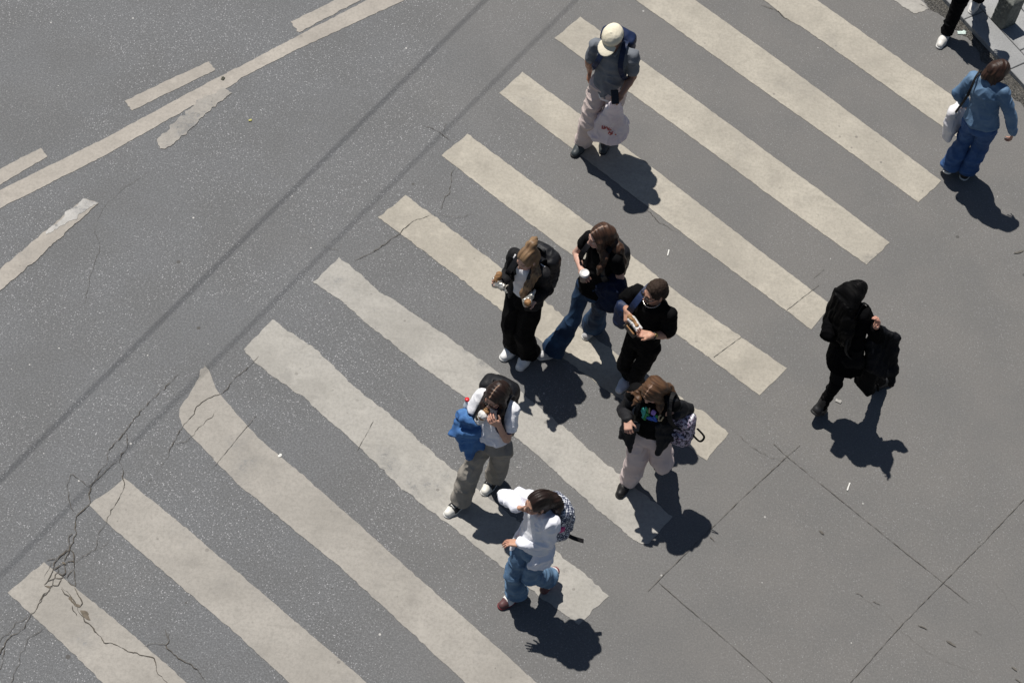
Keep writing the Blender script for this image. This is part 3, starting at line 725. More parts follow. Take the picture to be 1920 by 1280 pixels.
    def sleeve(s, S, g, frac, inf, cuff=None, k_=.022):
        """frac 0..1 upper arm, 1..2 forearm"""
        k = s.k; b = s.build; cuff = inf if cuff is None else cuff
        if frac <= 1:
            e = s.sh[g] + (s.el[g] - s.sh[g]) * frac
            S.cone(s.sh[g], e, .044 * k * b + inf, (.041 * k * b + cuff), k_)
            S2 = unit(s.el[g] - s.sh[g])
            return e, S2
        e = s.el[g] + (s.wr[g] - s.el[g]) * (frac - 1)
        S.cone(s.sh[g], s.el[g], .044 * k * b + inf, .038 * k * b + inf, k_); S.cone(s.el[g], e, .038 * k * b + inf, .028 * k + cuff, .012)
        return e, unit(s.wr[g] - s.el[g])
    def neckhole(s, S, r=.075, f=.03, u=.075): S.ell(s.C(0, f, u), (s.rc, s.fc, s.up), (r * s.k, r * s.k, r * .9 * s.k), .012, 's')
    def top(s, name, mat, frac=.6, inf=.014, hem=.47, cuff=None, neck=(.078, .03, .075), fold=None, fr=None, colf=None, extra=None, h=.0075):
        S = SDF(); s.torso(S, inf, hem)
        for g in (1, -1): s.sleeve(S, g, (fr or {}).get(g, frac), inf, cuff)
        if neck: s.neckhole(S, *neck)
        if extra: extra(S)
        return part(name, S, mat, s.root, h, fold or dict(amp=.006, freq=9, seed=int(s.h * 100)), colf)
    def jacket(s, mat, inf=.03, hem=.55, open_=.10, flare=.0, frac=1.9, fold=None, extra=None, cuff=.018, shift=0.0, name='jacket'):
        """open jacket: a wedge at the front is left out so that the shirt shows"""
        S = SDF(); s.torso(S, inf, hem, hipinf=inf + flare)
        for i in range(7):       # opening, widening downwards
            u = .10 - i * .12; wd = open_ * (.75 + .10 * i)
            S.box(s.C(shift, .17, u - .06), (s.rc, s.fc, s.up), (wd * s.k, .13 * s.k, .066 * s.k), .01, .012, 's')
        for g in (1, -1): s.sleeve(S, g, frac, inf * .85, cuff)
        s.neckhole(S, .078, .03, .085)
        S.cone(s.C(.065, -.03, .065), s.C(-.065, -.03, .065), .022, .022, .02)     # collar
        for g in (1, -1): S.cone(s.C(.065 * g, -.03, .065), s.C(.075 * g, .06, .0), .022, .018, .02)
        if extra: extra(S)
        return part(name, S, mat, s.root, .0075, fold or dict(amp=.010, freq=8, seed=int(s.h * 90)))
    def trousers(s, mat, waist=.115, thigh=.095, knee=.075, hem=.07, drop=.03, fold=None, colf=None, seat=.02, hemfwd=.02):
        k = s.k; b = s.build; S = SDF()
        S.econe(s.Pv(0, 0, .13), s.Pv(0, 0, -.02), s.rp, ((waist + .006) * k * b, waist * .76 * k * b), (.140 * k * b, .102 * k * b), .02)
        S.ell(s.Pv(0, -.045, -.03), (s.rp, s.fp, ZUP), (.12 * k * b, .075 * k * b, .09 * k), .02)
        for g in (1, -1):
            lo = s.an[g] + unit(s.an[g] - s.kn[g]) * drop; fwd = yawv(s.toe[g]) * hemfwd; m = s.kn[g] * .45 + lo * .55
            S.cone(s.hip[g], s.kn[g], thigh * k * b, knee * k * b, .022)
            S.cone(s.kn[g], m + fwd * .4, knee * k * b, (knee + hem) * .5 * k, .015); S.cone(m + fwd * .4, lo + fwd, (knee + hem) * .5 * k, hem * k, .012, flat=True)
        S.cut(s.Pv(0, 0, .155), ZUP, .004)
        S.cut(V3(0, 0, .015), -ZUP, .003)
        return part('trousers', S, mat, s.root, .008, fold or dict(amp=.012, freq=7, seed=int(s.h * 77), sc=(1, 1, 1.6)), colf)
    def shoes(s, col, sole=MSOLE_W, L=.27, toecap=None, stripe=None, fat=1.0, shaft=0.0):
        k = s.k
        for g in (1, -1):
            t = yawv(s.toe[g]); r = V3(t[1], -t[0], 0); p = R(s.tp[g])
            f = t * math.cos(p) - ZUP * math.sin(p); u = np.cross(r, f)
            A = s.an[g]; hb = A - u * .085 * k - f * .045 * k; W = .040 * k * fat
            zs = [hb + f * .03, hb + f * .12 * k, hb + f * .19 * k, hb + f * .235 * k]; lowest = min(q[2] for q in zs)
            if lowest < .002: hb = hb + ZUP * (.002 - lowest)
            S = SDF()
            S.cone(hb + u * .042 + f * .03, hb + u * .036 + f * .15 * k, W, W * 1.08, .02); S.cone(hb + u * .034 + f * .15 * k, hb + u * .026 + f * .215 * k, W * 1.08, W * .82, .02)
            S.cone(hb + u * .05 + f * .04, hb + u * .10 * k + f * .045 * k, W * .95, W * .9, .02)
            S.ell(hb + u * .066 + f * .115 * k, (r, f, u), (.028, .055, .018), .02)     # tongue
            S.cut(hb + u * .012, -u, .003)
            if shaft: S.cone(s.an[g], s.an[g] + unit(s.kn[g] - s.an[g]) * shaft, W * .95, W * 1.02, .015)
            else: S.cut(hb + u * .105, u, .003)
            def colf(V, F, hb=hb, f=f, u=u, r=r):
                q = V - hb; y = q @ f; z = q @ u; x = q @ r
                c = np.tile(np.array(col), (len(V), 1)).astype(float)
                if toecap is not None:
                    c[y > .178 * k] = toecap
                    lace = (y > .075 * k) & (y < .172 * k) & (np.abs(x) < .026) & (z > .045) & (np.sin(y * 330) > .15); c[lace] = (.75, .73, .68)
                if stripe is not None: c[(np.abs(y - .11 * k) < .012) & (z < .06)] = stripe
                c *= (.9 + .2 * vnoise(V * 30, 2))[:, None]
                return c
            so_ = part('shoe', S, MSHOE, s.root, .006, None, colf)
            Q = SDF(); Q.cone(hb + u * .01 + f * .03, hb + u * .01 + f * .15 * k, W * 1.06, W * 1.16, .01); Q.cone(hb + u * .01 + f * .15 * k, hb + u * .01 + f * .218 * k, W * 1.16, W * .92, .01)
            Q.cut(hb + u * .024, u, .003); Q.cut(hb, -u, .003)
            part('sole', Q, sole, so_, .006)
    def hair(s, col, col2, style, locks=(), part_x=None, scalp=(.27, .17, .12), axis='x', hl=.35, cap=True, fringe=.022, wide=1.0, extra=None, lockr=.03, fold=None, mat=None):
        """hair shell over the skull with the face left free, plus locks that hang from it"""
        k = s.k; S = SDF(); hx = (s.hr, s.hf, s.hu)
        if cap:
            t = .006 if style == 'short' else .012
            S.ell(s.H(0, -.014, .026), hx, ((.076 + t) * k * wide, (.095 + t) * k, (.099 + t) * k), .02)
            S.ell(s.H(0, -.04, -.03), hx, (.072 * k * wide + t * k, .075 * k, .075 * k), .03)
            S.ell(s.H(0, .115, -.045 + fringe), hx, (.072 * k, .075 * k, .105 * k), .012, 's')
            S.cut(s.H(0, .02, -.035), unit(s.hf * .75 - s.hu), .01) if style in ('short', 'tail') else None
        for L in locks: S.chain([(np.asarray(p), r) for p, r in L], lockr)
        if extra: extra(S)
        c1, c2 = np.array(col), np.array(col2)
        def colf(V, F):
            q = (V - s.head) / k; x, y, z = q @ s.hr, q @ s.hf, q @ s.hu
            a = {'x': np.stack([x * 95, y * 6, z * 10], 1), 'y': np.stack([x * 8, y * 95, z * 10], 1), 'w': np.stack([V[:, 0] * 80, V[:, 1] * 80, V[:, 2] * 6], 1)}[axis]
            low = (z < -.03)[:, None]
            b_ = np.stack([V[:, 0] * 85, V[:, 1] * 85, V[:, 2] * 7], 1)
            n = np.where(low[:, 0], fbm(b_, 5, 2), fbm(a, 4, 2)); n = np.clip((n - .3) * 2.6, 0, 1) * .7 + .3 * vnoise(V * 11, 8)
            if style == 'short': n = np.clip(.3 * n + 1.1 * vnoise(V * 130, 6) - .15, 0, 1)
            c = c1 + (c2 - c1) * n[:, None]
            if part_x is not None:
                m = (np.abs(x - part_x - y * .05) < .0045) & (z > .05) & (y > -.06); c[m] = scalp
            return c
        V, F = S.mesh(.0065, 1)
        N = normals(V, F); q = (V - s.head) / k; x, y, z = q @ s.hr, q @ s.hf, q @ s.hu
        a = {'x': np.stack([x * 70, y * 5, z * 8], 1), 'y': np.stack([x * 6, y * 70, z * 8], 1), 'w': np.stack([V[:, 0] * 60, V[:, 1] * 60, V[:, 2] * 5], 1)}[axis]
        b_ = np.stack([V[:, 0] * 60, V[:, 1] * 60, V[:, 2] * 5], 1)
        n = np.where(z < -.03, vnoise(b_, 2), vnoise(a, 1)) - .5
        if style == 'short': V = V + N * ((vnoise(V * 120, 9) - .5) * .006)[:, None]
        V = V + N * (n * .017 * (.35 if style == 'short' else 1))[:, None]
        return link_mesh('hair', V, F, mat or (MHAIRS if style == 'short' else MHAIR), s.root, True, colf(V, F), absloc(s.root))
    def glasses(s, dark=False):
        lenses = []; k = s.k; F_ = SDF()
        for g in (1, -1):
            c = s.H(.034 * g, .104, -.004); n = 14; hx = (s.hr, s.hf, s.hu)
            for i in range(n):
                a, b = i * 2 * math.pi / n, (i + 1) * 2 * math.pi / n
                f = lambda t: c + (s.hr * math.cos(t) * .025 + s.hu * math.sin(t) * .021 - s.hf * abs(math.cos(t)) * .004) * k
                F_.cone(f(a), f(b), .0035, .0035, .002)
            F_.cone(s.H(.059 * g, .098, .002), s.H(.083 * g, -.005, .008), .0035, .003, .002)
            if dark: lenses.append(SDF().ell(c, hx, (.024 * k, .004 * k, .020 * k), .002))
        F_.cone(s.H(.010, .107, .002), s.H(-.010, .107, .002), .003, .003, .002)
        gl = part('eyewear', F_, MFRAME, s.root, .003, None, None, 0)
        for S in lenses: part('lens', S, MLENS, gl, .003, None, None, 0)

def tri(S, a, b, c, r=.014, k=.012, n=5):
    """a hanging cloth panel: the triangle a b c filled to thickness 2r"""
    for t in np.linspace(0, 1, n): S.cone(a + (b - a) * t, c, r, r * .8, k)
    S.cone(a, b, r, r, k)
    for u in (.33, .66): S.cone(a + (c - a) * u, b + (c - b) * u, r, r, k)
def ribbon(name, pts, wd, th, mat, parent, nrm=None):
    """flat strap along a path; nrm gives the side the strap faces at each point"""
    P = np.array(pts, float); n = len(P); T = np.linspace(0, n - 1, (n - 1) * 6 + 1)
    def cr(t):
        i = min(int(t), n - 2); f = t - i; p0, p1, p2, p3 = P[max(i - 1, 0)], P[i], P[i + 1], P[min(i + 2, n - 1)]
        return .5 * (2 * p1 + (p2 - p0) * f + (2 * p0 - 5 * p1 + 4 * p2 - p3) * f * f + (3 * p1 - p0 - 3 * p2 + p3) * f ** 3)
    Q = np.array([cr(t) for t in T]); D = np.gradient(Q, axis=0)
    V = []; F = []
    for i, (q, d) in enumerate(zip(Q, D)):
        m = np.asarray(nrm[min(int(T[i] + .5), n - 1)] if nrm is not None else ZUP, float)
        d = unit(d); sd_ = unit(np.cross(d, m)); m = np.cross(sd_, d)
        for a, b in ((1, 1), (-1, 1), (-1, -1), (1, -1)): V.append(q + sd_ * a * wd / 2 + m * b * th / 2)
    for i in range(len(Q) - 1):
        for j in range(4): F.append((i * 4 + j, i * 4 + (j + 1) % 4, i * 4 + 4 + (j + 1) % 4, i * 4 + 4 + j))
    F += [(3, 2, 1, 0), tuple(len(V) - 4 + i for i in range(4))]
    return link_mesh(name, V, F, mat, parent, False, None, absloc(parent))
def straps(p, root, mat, inf=.03, sides=(1, -1), wd=.05):
    """shoulder straps from the top of the pack, over the shoulders, under the arms"""
    for g in sides:
        b = p.build; i = inf
        pts = [p.C(.075 * g, -.12 - i, -.02), p.C(.085 * g, -.06, .062 + i * .9), p.C(.088 * g, .02, .066 + i * .9), p.C(.10 * g, .085 + i, -.02), p.C(.125 * g, .095 * b + i, -.12), p.C(.150 * g * b, .06 + i * .5, -.24), p.C(.145 * g * b + i * g * .3, -.06, -.33)]
        nr = [p.up - p.fc, p.up, p.up, p.fc + p.up, p.fc, p.fc + p.rc * g, p.rc * g]
        ribbon('strap', pts, wd, .012, mat, root, nr)
def backpack(p, mat, label, off=(0, -.20, -.22), size=(.15, .085, .21), pocket=True, sides=(1, -1), inf=.03, mat2=None, fold=None, smat=None, tilt=0.0, hgt=.0075):
    c = p.C(*off); k = 1.0
    base = V3(c[0], c[1], c[2] - size[2])
    e = empty('backpack', base, label, 'backpack')
    ax = (p.rc, unit(p.fc + p.up * tilt), unit(p.up - p.fc * tilt))
    S = SDF().box(c, ax, size, .055, .02)
    S.ell(c + ax[2] * size[2] * .78 - ax[1] * size[1] * .1, ax, (size[0] * .85, size[1] * .9, size[2] * .42), .04)
    part('pack_body', S, mat, e, hgt, fold or dict(amp=.007, freq=10, seed=5))
    if pocket:
        Q = SDF().box(c - ax[1] * (size[1] + .012) - ax[2] * size[2] * .3, ax, (size[0] * .78, .04, size[2] * .52), .035, .01)
        part('front_pocket', Q, mat2 or mat, e, hgt, dict(amp=.004, freq=14, seed=6))
    t = c + ax[2] * size[2] * 1.15
    ribbon('carry_handle', [t - ax[0] * .04 + ax[1] * size[1] * .5, t - ax[0] * .03 + ax[2] * .035 + ax[1] * size[1] * .5, t + ax[0] * .03 + ax[2] * .035 + ax[1] * size[1] * .5, t + ax[0] * .04 + ax[1] * size[1] * .5], .022, .008, smat or mat2 or mat, e, [ax[2]] * 4)
    if sides: straps(p, e, smat or mat2 or mat, inf, sides)
    return e, c, ax
# ---------------------------------------------------------------- cloth colours
def denim(name, c, c2, var=5): return fabric(name, c, c2, .8, var, .2, .004, bs=140)
M_blackcloth = fabric('black cloth', (.0065, .0065, .007), (.0035, .0035, .004), .9, 7, .08)
M_blackjacket = fabric('black jacket cloth', (.012, .012, .014), (.006, .006, .007), .75, 7, .25)
M_blacknylon = fabric('black nylon', (.012, .0125, .015), (.006, .006, .008), .5, 8, .35)
M_white = fabric('white cotton', (.85, .85, .87), (.79, .79, .82), .85, 6, .2)
M_navy = fabric('navy nylon', (.013, .026, .078), (.008, .016, .046), .55, 8, .3)
M_blackribbon = fabric('black webbing', (.010, .010, .011), (.006, .006, .007), .7, 20, .2)
MBREAD = plain('bread crust', (.36, .205, .095), .6, 0, .3, (.20, .10, .04))
MPAPER = plain('wrapping paper', (.74, .73, .72), .6, 0, .3, (.60, .58, .55))
MFOIL = plain('wrapping foil', (.55, .54, .50), .3, .6, .5, (.40, .38, .33))

# ================================================================ 1 man with the cap
p = Person('man in a cream cap and grey polo shirt carrying a white plastic bag', 1.74,
    (1097, 261, .085), (1138, 251, .085), -118, -95, (1141, 163, .92), -102, (1152, 94, 1.43), -103, (1149, 70, 1.615), -112, -32,
    (1105, 116, 1.16), (1106, 133, .98), (1186, 143, 1.18), (1165, 178, 1.04), shw=.175, build=1.08, skin=(.40, .215, .14))
p.body({1: dict(fdir=V3(-.1, -.45, -1), palm=p.fc * -.3 + p.rc * -1, curl=.5), -1: dict(fdir=V3(-.55, -.6, -.45), palm=V3(-.2, .1, -1), curl=(.8, .85, .85, .8), tcurl=.6)}, beard=(.2, .15, .12))
Mpolo = fabric('grey polo knit', (.185, .20, .225), (.150, .165, .187), .9, 9, .15)
def _collar(S):
    for g in (1, -1): S.cone(p.C(.06 * g, -.01, .075), p.C(.035 * g, .085, .03), .016, .020, .015)
p.top('polo_shirt', Mpolo, .66, .012, .53, .018, (.066, .035, .085), dict(amp=.011, freq=9, seed=3), extra=_collar)
p.trousers(fabric('beige cotton', (.66, .555, .52), (.58, .485, .455), .9, 5), .118, .088, .074, .085, .03, dict(amp=.012, freq=7, seed=4, sc=(1, 1, 1.5)))
S = SDF(); p.torso(S, .012, .575); S.cut(p.Pv(0, 0, -.02), ZUP); part('undershirt', S, M_white, p.root, .008)
p.shoes((.05, .06, .065), MSOLE_K, stripe=(.35, .40, .42), fat=1.12)
p.hair((.03, .022, .016), (.06, .045, .03), 'short')
Mcap = fabric('cream cotton', (.80, .74, .59), (.74, .68, .53), .9, 8, .15)
S = SDF(); hx = (p.hr, p.hf, p.hu)
S.ell(p.H(0, -.008, .048), hx, (.096 * p.k, .112 * p.k, .088 * p.k), .02); S.cut(p.H(0, 0, .035), -p.hu + p.hf * .1, .004)
S.cone(p.H(0, -.01, .135), p.H(0, -.01, .138), .008, .006, .006)
cap = part('cap', S, Mcap, p.root, .006, dict(amp=.002, freq=14, seed=2))
S = SDF().ell(p.H(0, .108, .036), (p.hr, unit(p.hf - p.hu * .18), p.hu), (.084 * p.k, .092 * p.k, .012), .008); S.cut(p.H(0, .075, .03), -p.hf, .004)
part('brim', S, Mcap, cap, .005)
backpack(p, M_navy, 'navy blue backpack with wide straps on the back of the man in the cream cap', (.02, -.20, -.20), (.165, .085, .23), inf=.028)
# carrier bag and phone in his left hand
hw, hf, hn, ht = p.hinfo[-1]
top_ = hw.copy()
bb = J(1144, 228, .52)
Mbag, n_, b_ = newmat('thin white plastic'); co = coords(n_)
cb_ = mixc(n_, ramp(n_, noise(n_, co, 9, 4), .4, .65), (.95, .90, .93), (.88, .81, .86)); n_.links.new(cb_, b_.inputs['Base Color'])
b_.inputs['Roughness'].default_value = .3; bump(n_, b_, noise(n_, co, 22, 4), .8, .02)
tr_ = n_.nodes.new('ShaderNodeBsdfTranslucent'); n_.links.new(cb_, tr_.inputs[0]); mx_ = n_.nodes.new('ShaderNodeMixShader'); mx_.inputs[0].default_value = .40
n_.links.new(b_.outputs[0], mx_.inputs[1]); n_.links.new(tr_.outputs[0], mx_.inputs[2]); n_.links.new(mx_.outputs[0], [q for q in n_.nodes if q.type == 'OUTPUT_MATERIAL'][0].inputs[0])
e = empty('carrier_bag', V3(bb[0], bb[1], bb[2] - .19), 'white plastic carrier bag with red print held by the man in the cream cap', 'bag')
sx, sy = RT * V3(1, 1, 0), V3(0, -1, 0); sx = unit(sx); sy = V3(sx[1], -sx[0], 0)
S = SDF(); S.econe(bb + V3(0, 0, -.02), bb - V3(0, 0, .13), sx, (.165, .125), (.190, .155), .04); S.econe(bb + V3(0, 0, -.02), bb * .2 + top_ * .8, sx, (.168, .125), (.035, .03), .03)
for q in (-1, 1): S.chain([(bb * .35 + top_ * .65 + sx * .05 * q, .030), (top_ * .9 + bb * .1 + sx * .025 * q, .018), (top_ + sx * .006 * q, .012)], .02)
S.cut(bb - V3(0, 0, .185), -ZUP, .03)
part('bag_body', S, Mbag, e, .007, dict(amp=.016, freq=9, seed=21))
# its printed mark and the receipt showing through, on the front of the bag
def onbag(u, v): return bb + sx * u + V3(0, 0, v) + sy * (.128 + .0 * v)
def decal(name, parent, pts3, mat, n, th=.003):
    n = unit(n); c = np.mean(pts3, 0); m = len(pts3)
    V = [q + n * th for q in pts3] + [q - n * th for q in pts3]
    F = [tuple(range(m)), tuple(range(2 * m - 1, m - 1, -1))] + [(i, m + i, m + (i + 1) % m, (i + 1) % m) for i in range(m)]
    return link_mesh(name, V, F, mat, parent, False, None, absloc(parent))
MRED = plain('red print', (.50, .10, .09), .6)
#@@BAGPRINT
bagn = unit(sy * .9 + ZUP * .25)
def stroke(S, pts, r=.004):
    for a, b in zip(pts[:-1], pts[1:]): S.cone(a, b, r, r, .001)
def bagpt(px, py):
    """point of the bag front under the picture point"""
    d = ray(px, py); q = bb + sy * .142 + ZUP * -.04; n = unit(sy + ZUP * .32); t = ((q - CAM) @ n) / (d @ n); return CAM + d * (t - .012)
S = SDF()
zb = lambda x, y: bagpt(1090 + x * .1093, 160 + y * .1093)
for st in ([(360,700),(355,740),(395,745),(400,700)], [(410,740),(440,700),(450,750)], [(460,770),(470,735),(500,740)], [(480,770),(510,760)], [(510,735),(520,715),(540,720)], [(550,700),(560,690),(575,710),(570,680)], [(585,670),(600,660),(600,690)], [(465,830),(480,800),(510,830),(540,800)], [(490,850),(530,835)], [(475,455),(500,435),(535,460)], [(480,480),(540,485)], [(490,465),(525,470)], [(585,850),(592,845)]):
    S = SDF(); stroke(S, [zb(*q) for q in st], .006); part('red_print', S, MRED, e, .003, None, None, 0)
S = SDF(); q4 = [zb(450, 505), zb(620, 545), zb(480, 730), zb(365, 670)]
S.box(np.mean(q4, 0) + ray(1140, 228) * .012, (unit(q4[1] - q4[0]), unit(q4[3] - q4[0]), np.cross(unit(q4[1] - q4[0]), unit(q4[3] - q4[0]))), (np.linalg.norm(q4[1] - q4[0]) * .48, np.linalg.norm(q4[3] - q4[0]) * .5, .007), .003, .002)
part('receipt', S, plain('receipt paper', (.82, .84, .88), .7), e, .004)
ph = J(1153, 182, p.wr[-1][2] + .015)
S = SDF().box(ph, (unit(V3(.25, -1, -.35)), unit(V3(1, .22, 0)), unit(np.cross(V3(.25, -1, -.35), V3(1, .22, 0)))), (.072, .037, .0055), .005, .002)
o = part('phone', S, MBLACK, None, .004); tag(o, 'black phone held above the carrier bag by the man in the cream cap', 'phone')

# ================================================================ 2 ponytail, black jacket
p = Person('woman with a blonde ponytail, black jacket and white top holding a bread roll', 1.66,
    (970, 643, .085), (993, 656, .085), -128, -112, (984, 556, .88), -118, (992, 495, 1.36), -122, (989, 484, 1.52), -130, -16,
    (953, 510, 1.14), (947, 526, 1.10), (1024, 543, 1.10), (1004, 561, 1.17), shw=.155, skin=(.60, .38, .29))
p.body({1: dict(fdir=V3(-.75, -.35, -.1), palm=V3(.6, -.3, .8), curl=.45), -1: dict(fdir=V3(-.8, -.45, -.2), palm=V3(.1, -.3, .9), curl=.55)})
p.top('white_top', M_white, .3, .012, .38, None, (.085, .04, .065), dict(amp=.005, freq=9, seed=5))
p.jacket(M_blackjacket, .020, .50, .072, .02, 1.93, dict(amp=.010, freq=8, seed=6), cuff=.018, shift=.0)
p.trousers(M_blackcloth, .115, .092, .088, .108, .02, dict(amp=.012, freq=7, seed=7, sc=(1.3, 1.3, .5)))
p.shoes((.78, .78, .78), MSOLE_W, fat=1.25)
bl1, bl2 = (.31, .20, .11), (.13, .075, .04)
tb = p.H(.0, -.06, .115)
p.hair(bl1, bl2, 'tail', [[(tb, .032), (p.H(.01, -.09, .135), .035), (p.H(.04, -.13, .10), .032), (p.H(.075, -.10, .0), .034), (p.C(-.13, .06, .04), .036), (p.C(-.11, .13, -.08), .036), (p.C(-.085, .155, -.2), .030), (p.C(-.07, .15, -.3), .012)]], axis='x', fringe=.03)
S = SDF().ell(p.H(0, -.07, .118), (p.hr, p.hf, p.hu), (.04, .03, .018), .01); part('hair_tie', S, M_blackcloth, p.root, .005)
backpack(p, M_blacknylon, 'black backpack on the back of the woman with the blonde ponytail', (-.02, -.185, -.20), (.155, .085, .225), inf=.036)
def bread(hw, hf, hn, ht, label, name='bread_roll', up=None, tail=None, L=.06, cat='bread roll'):
    u = unit(up if up is not None else ZUP); c = hw + u * .025
    e = empty(name, hw - ZUP * .03, label, cat)
    S = SDF().cone(c, c + u * L, .030, .026, .02); part('bread', S, MBREAD, e, .005, dict(amp=.005, freq=25, seed=3))
    S = SDF().cone(c - u * .055, c + u * .012, .026, .037, .02, flat=True)
    if tail is not None: S.chain([(c - u * .03, .028), (c + tail * .5, .022), (c + tail, .008)], .02)
    part('wrapper', S, MFOIL, e, .005, dict(amp=.008, freq=28, seed=4)); return e
bread(*p.hinfo[1], 'bread roll in pale wrapping held out by the blonde ponytail woman', up=V3(.1, .45, .8), tail=V3(.10, -.09, -.03))
bread(*p.hinfo[-1], 'brown snack in crumpled foil in the left hand of the blonde ponytail woman', 'wrapped_snack', up=V3(.15, -.5, .6), tail=V3(.05, .10, .05), L=.03, cat='snack')

# ================================================================ 3 long hair, coffee
p = Person('woman with long brown hair and dark flared jeans striding with a coffee cup', 1.72,
    (1048, 650, .10), (1119, 602, .085), -150, -120, (1112, 543, .90), -122, (1131, 464, 1.41), -128, (1125, 443, 1.58), -150, -8,
    (1081, 474, 1.16), (1090, 506, 1.06), (1164, 527, 1.13), (1119, 519, 1.08), shw=.155, knR=(1076, 597, .50), pitchL=8, skin=(.62, .39, .31))
p.body({1: dict(fdir=V3(.55, -.7, -.25), palm=V3(.3, .2, -.9), curl=.55, tcurl=.5), -1: dict(fdir=V3(-.8, .1, -.25), palm=V3(0, -.3, -.9), curl=.55, tcurl=.5)})
p.top('t_shirt', M_blackcloth, .42, .014, .50, .02, (.085, .045, .06), dict(amp=.007, freq=9, seed=8))
Mj = denim('dark jeans', (.026, .062, .125), (.011, .026, .060))
p.trousers(Mj, .106, .078, .062, .110, .01, dict(amp=.009, freq=8, seed=9, sc=(1.3, 1.3, .7)), hemfwd=.055)
p.shoes((.42, .42, .43), MSOLE_W, stripe=(.25, .26, .28), fat=1.1)
b1, b2 = (.080, .040, .024), (.028, .014, .009)
p.hair(b1, b2, 'long', [[(p.H(.05, -.05, .03), .05), (p.H(.07, -.06, -.06), .05), (p.C(-.13, -.03, .07), .05), (p.C(-.17, -.06, -.08), .05), (p.C(-.16, -.10, -.22), .045), (p.C(-.15, -.12, -.32), .02)],
     [(p.H(-.02, -.08, .03), .06), (p.H(0, -.10, -.08), .06), (p.C(-.04, -.13, -.06), .055), (p.C(-.06, -.15, -.2), .05), (p.C(-.07, -.16, -.33), .02)],
     [(p.H(-.075, .03, .02), .028), (p.H(-.085, .03, -.07), .03), (p.C(-.10, .09, .02), .032), (p.C(-.11, .13, -.09), .025), (p.C(-.10, .14, -.16), .01)]], part_x=.0, axis='y')
backpack(p, M_blacknylon, 'black backpack on the back of the woman with the coffee cup', (-.03, -.165, -.20), (.13, .065, .17), inf=.020)
cu = J(1096, 513, p.wr[1][2] + .03)
e = empty('coffee_cup', cu - ZUP * .10, 'white lidded paper coffee cup held by the woman in flared jeans', 'cup')
def lathe(name, c, prof, mat, parent, n=28, ax=ZUP):
    ax = unit(ax); u = unit(np.cross(ax, [0.3, 1, 0.1])); v = np.cross(ax, u); V = []; F = []
    for r, z in prof:
        for j in range(n): V.append(c + ax * z + (u * math.cos(2 * math.pi * j / n) + v * math.sin(2 * math.pi * j / n)) * r)
    for i in range(len(prof) - 1):
        for j in range(n): F.append((i * n + j, i * n + (j + 1) % n, (i + 1) * n + (j + 1) % n, (i + 1) * n + j))
    F.append(tuple(range(n - 1, -1, -1))); F.append(tuple((len(prof) - 1) * n + j for j in range(n)))
    return link_mesh(name, V, F, mat, parent, True, None, absloc(parent))
lathe('cup', cu, [(.030, -.10), (.034, -.06), (.041, -.004), (.040, .0)], plain('brown paper', (.30, .24, .2), .7), e)
lathe('lid', cu, [(.0445, -.008), (.0455, .0), (.044, .006), (.040, .010), (.039, .018), (.036, .019), (.034, .013), (.01, .012)], plain('white lid', (.82, .82, .81), .4), e)
# jacket draped over her left forearm
S = SDF(); a, b = p.el[-1] * .85 + p.wr[-1] * .15, p.wr[-1] * .75 + p.el[-1] * .25
S.cone(a, b, .072, .06, .04); dn = V3(.05, -.10, -.20)
S.econe((a + b) / 2 + V3(0, -.04, -.03), (a + b) / 2 + dn + V3(0, -.03, 0), b - a, (.16, .085), (.175, .06), .04); S.econe(a + V3(.02, -.02, -.04), a + V3(.06, -.05, -.24), b - a, (.06, .05), (.07, .035), .05)
S.cone(a + V3(.02, -.0, -.12), a + V3(.12, .02, -.22), .05, .03, .03); S.econe(b + V3(.02, 0, -.05), b + V3(.05, -.10, -.22), b - a, (.05, .045), (.06, .03), .04)
o = part('draped_jacket', S, denim('dark denim', (.008, .016, .046), (.004, .009, .025)), None, .0075, dict(amp=.016, freq=10, seed=14)); tag(o, 'dark blue denim jacket draped over the forearm of the coffee cup woman', 'jacket')

# ================================================================ 4 man in sunglasses
p = Person('man in sunglasses and black t-shirt eating from a white paper wrap', 1.74,
    (1183, 699, .085), (1198, 721, .085), -118, -112, (1207, 639, .90), -122, (1225, 566, 1.42), -124, (1229, 547, 1.60), -145, -8,
    (1169, 566, 1.15), (1176, 583, 1.20), (1252, 627, 1.13), (1221, 629, 1.28), shw=.175, build=1.03, skin=(.52, .29, .20))
p.body({1: dict(fdir=V3(.1, -.7, -.3), palm=V3(.75, 0, -.6), curl=(.5, .6, .7, .75), tcurl=.5), -1: dict(fdir=V3(-1, .0, .05), palm=V3(0, -.2, 1), curl=.4)}, beard=(.16, .11, .09))
p.top('t_shirt', M_blackcloth, .78, .013, .50, .028, (.075, .03, .075), dict(amp=.008, freq=8, seed=10))
p.trousers(M_blackcloth, .110, .080, .062, .064, .02, dict(amp=.007, freq=9, seed=11, sc=(1.2, 1.2, .8)))
p.shoes((.50, .55, .66), MSOLE_W, fat=1.1)
p.hair((.022, .014, .010), (.05, .034, .026), 'short', axis='y', fringe=.03)
p.glasses(True)
S = SDF()
for i in range(20):
    a0, a1 = i * math.pi / 10, (i + 1) * math.pi / 10; f = lambda t: p.C(math.sin(t) * .078, .02 + math.cos(t) * .085, .062 - math.cos(t) * .03)
    S.cone(f(a0), f(a1), .004, .004, .002)
part('necklace', S, MMETAL, p.root, .003, None, None, 0)
wd_ = unit(p.el[-1] - p.wr[-1]); wc = p.wr[-1] + wd_ * .03
def band(name, c, ax, r, wdt, mat, parent): return lathe(name, c, [(r, -wdt / 2), (r + .005, -wdt / 2), (r + .005, wdt / 2), (r, wdt / 2)], mat, parent, 24, ax)
wt = band('watch', wc, wd_, .030, .022, MBLACK, p.root)
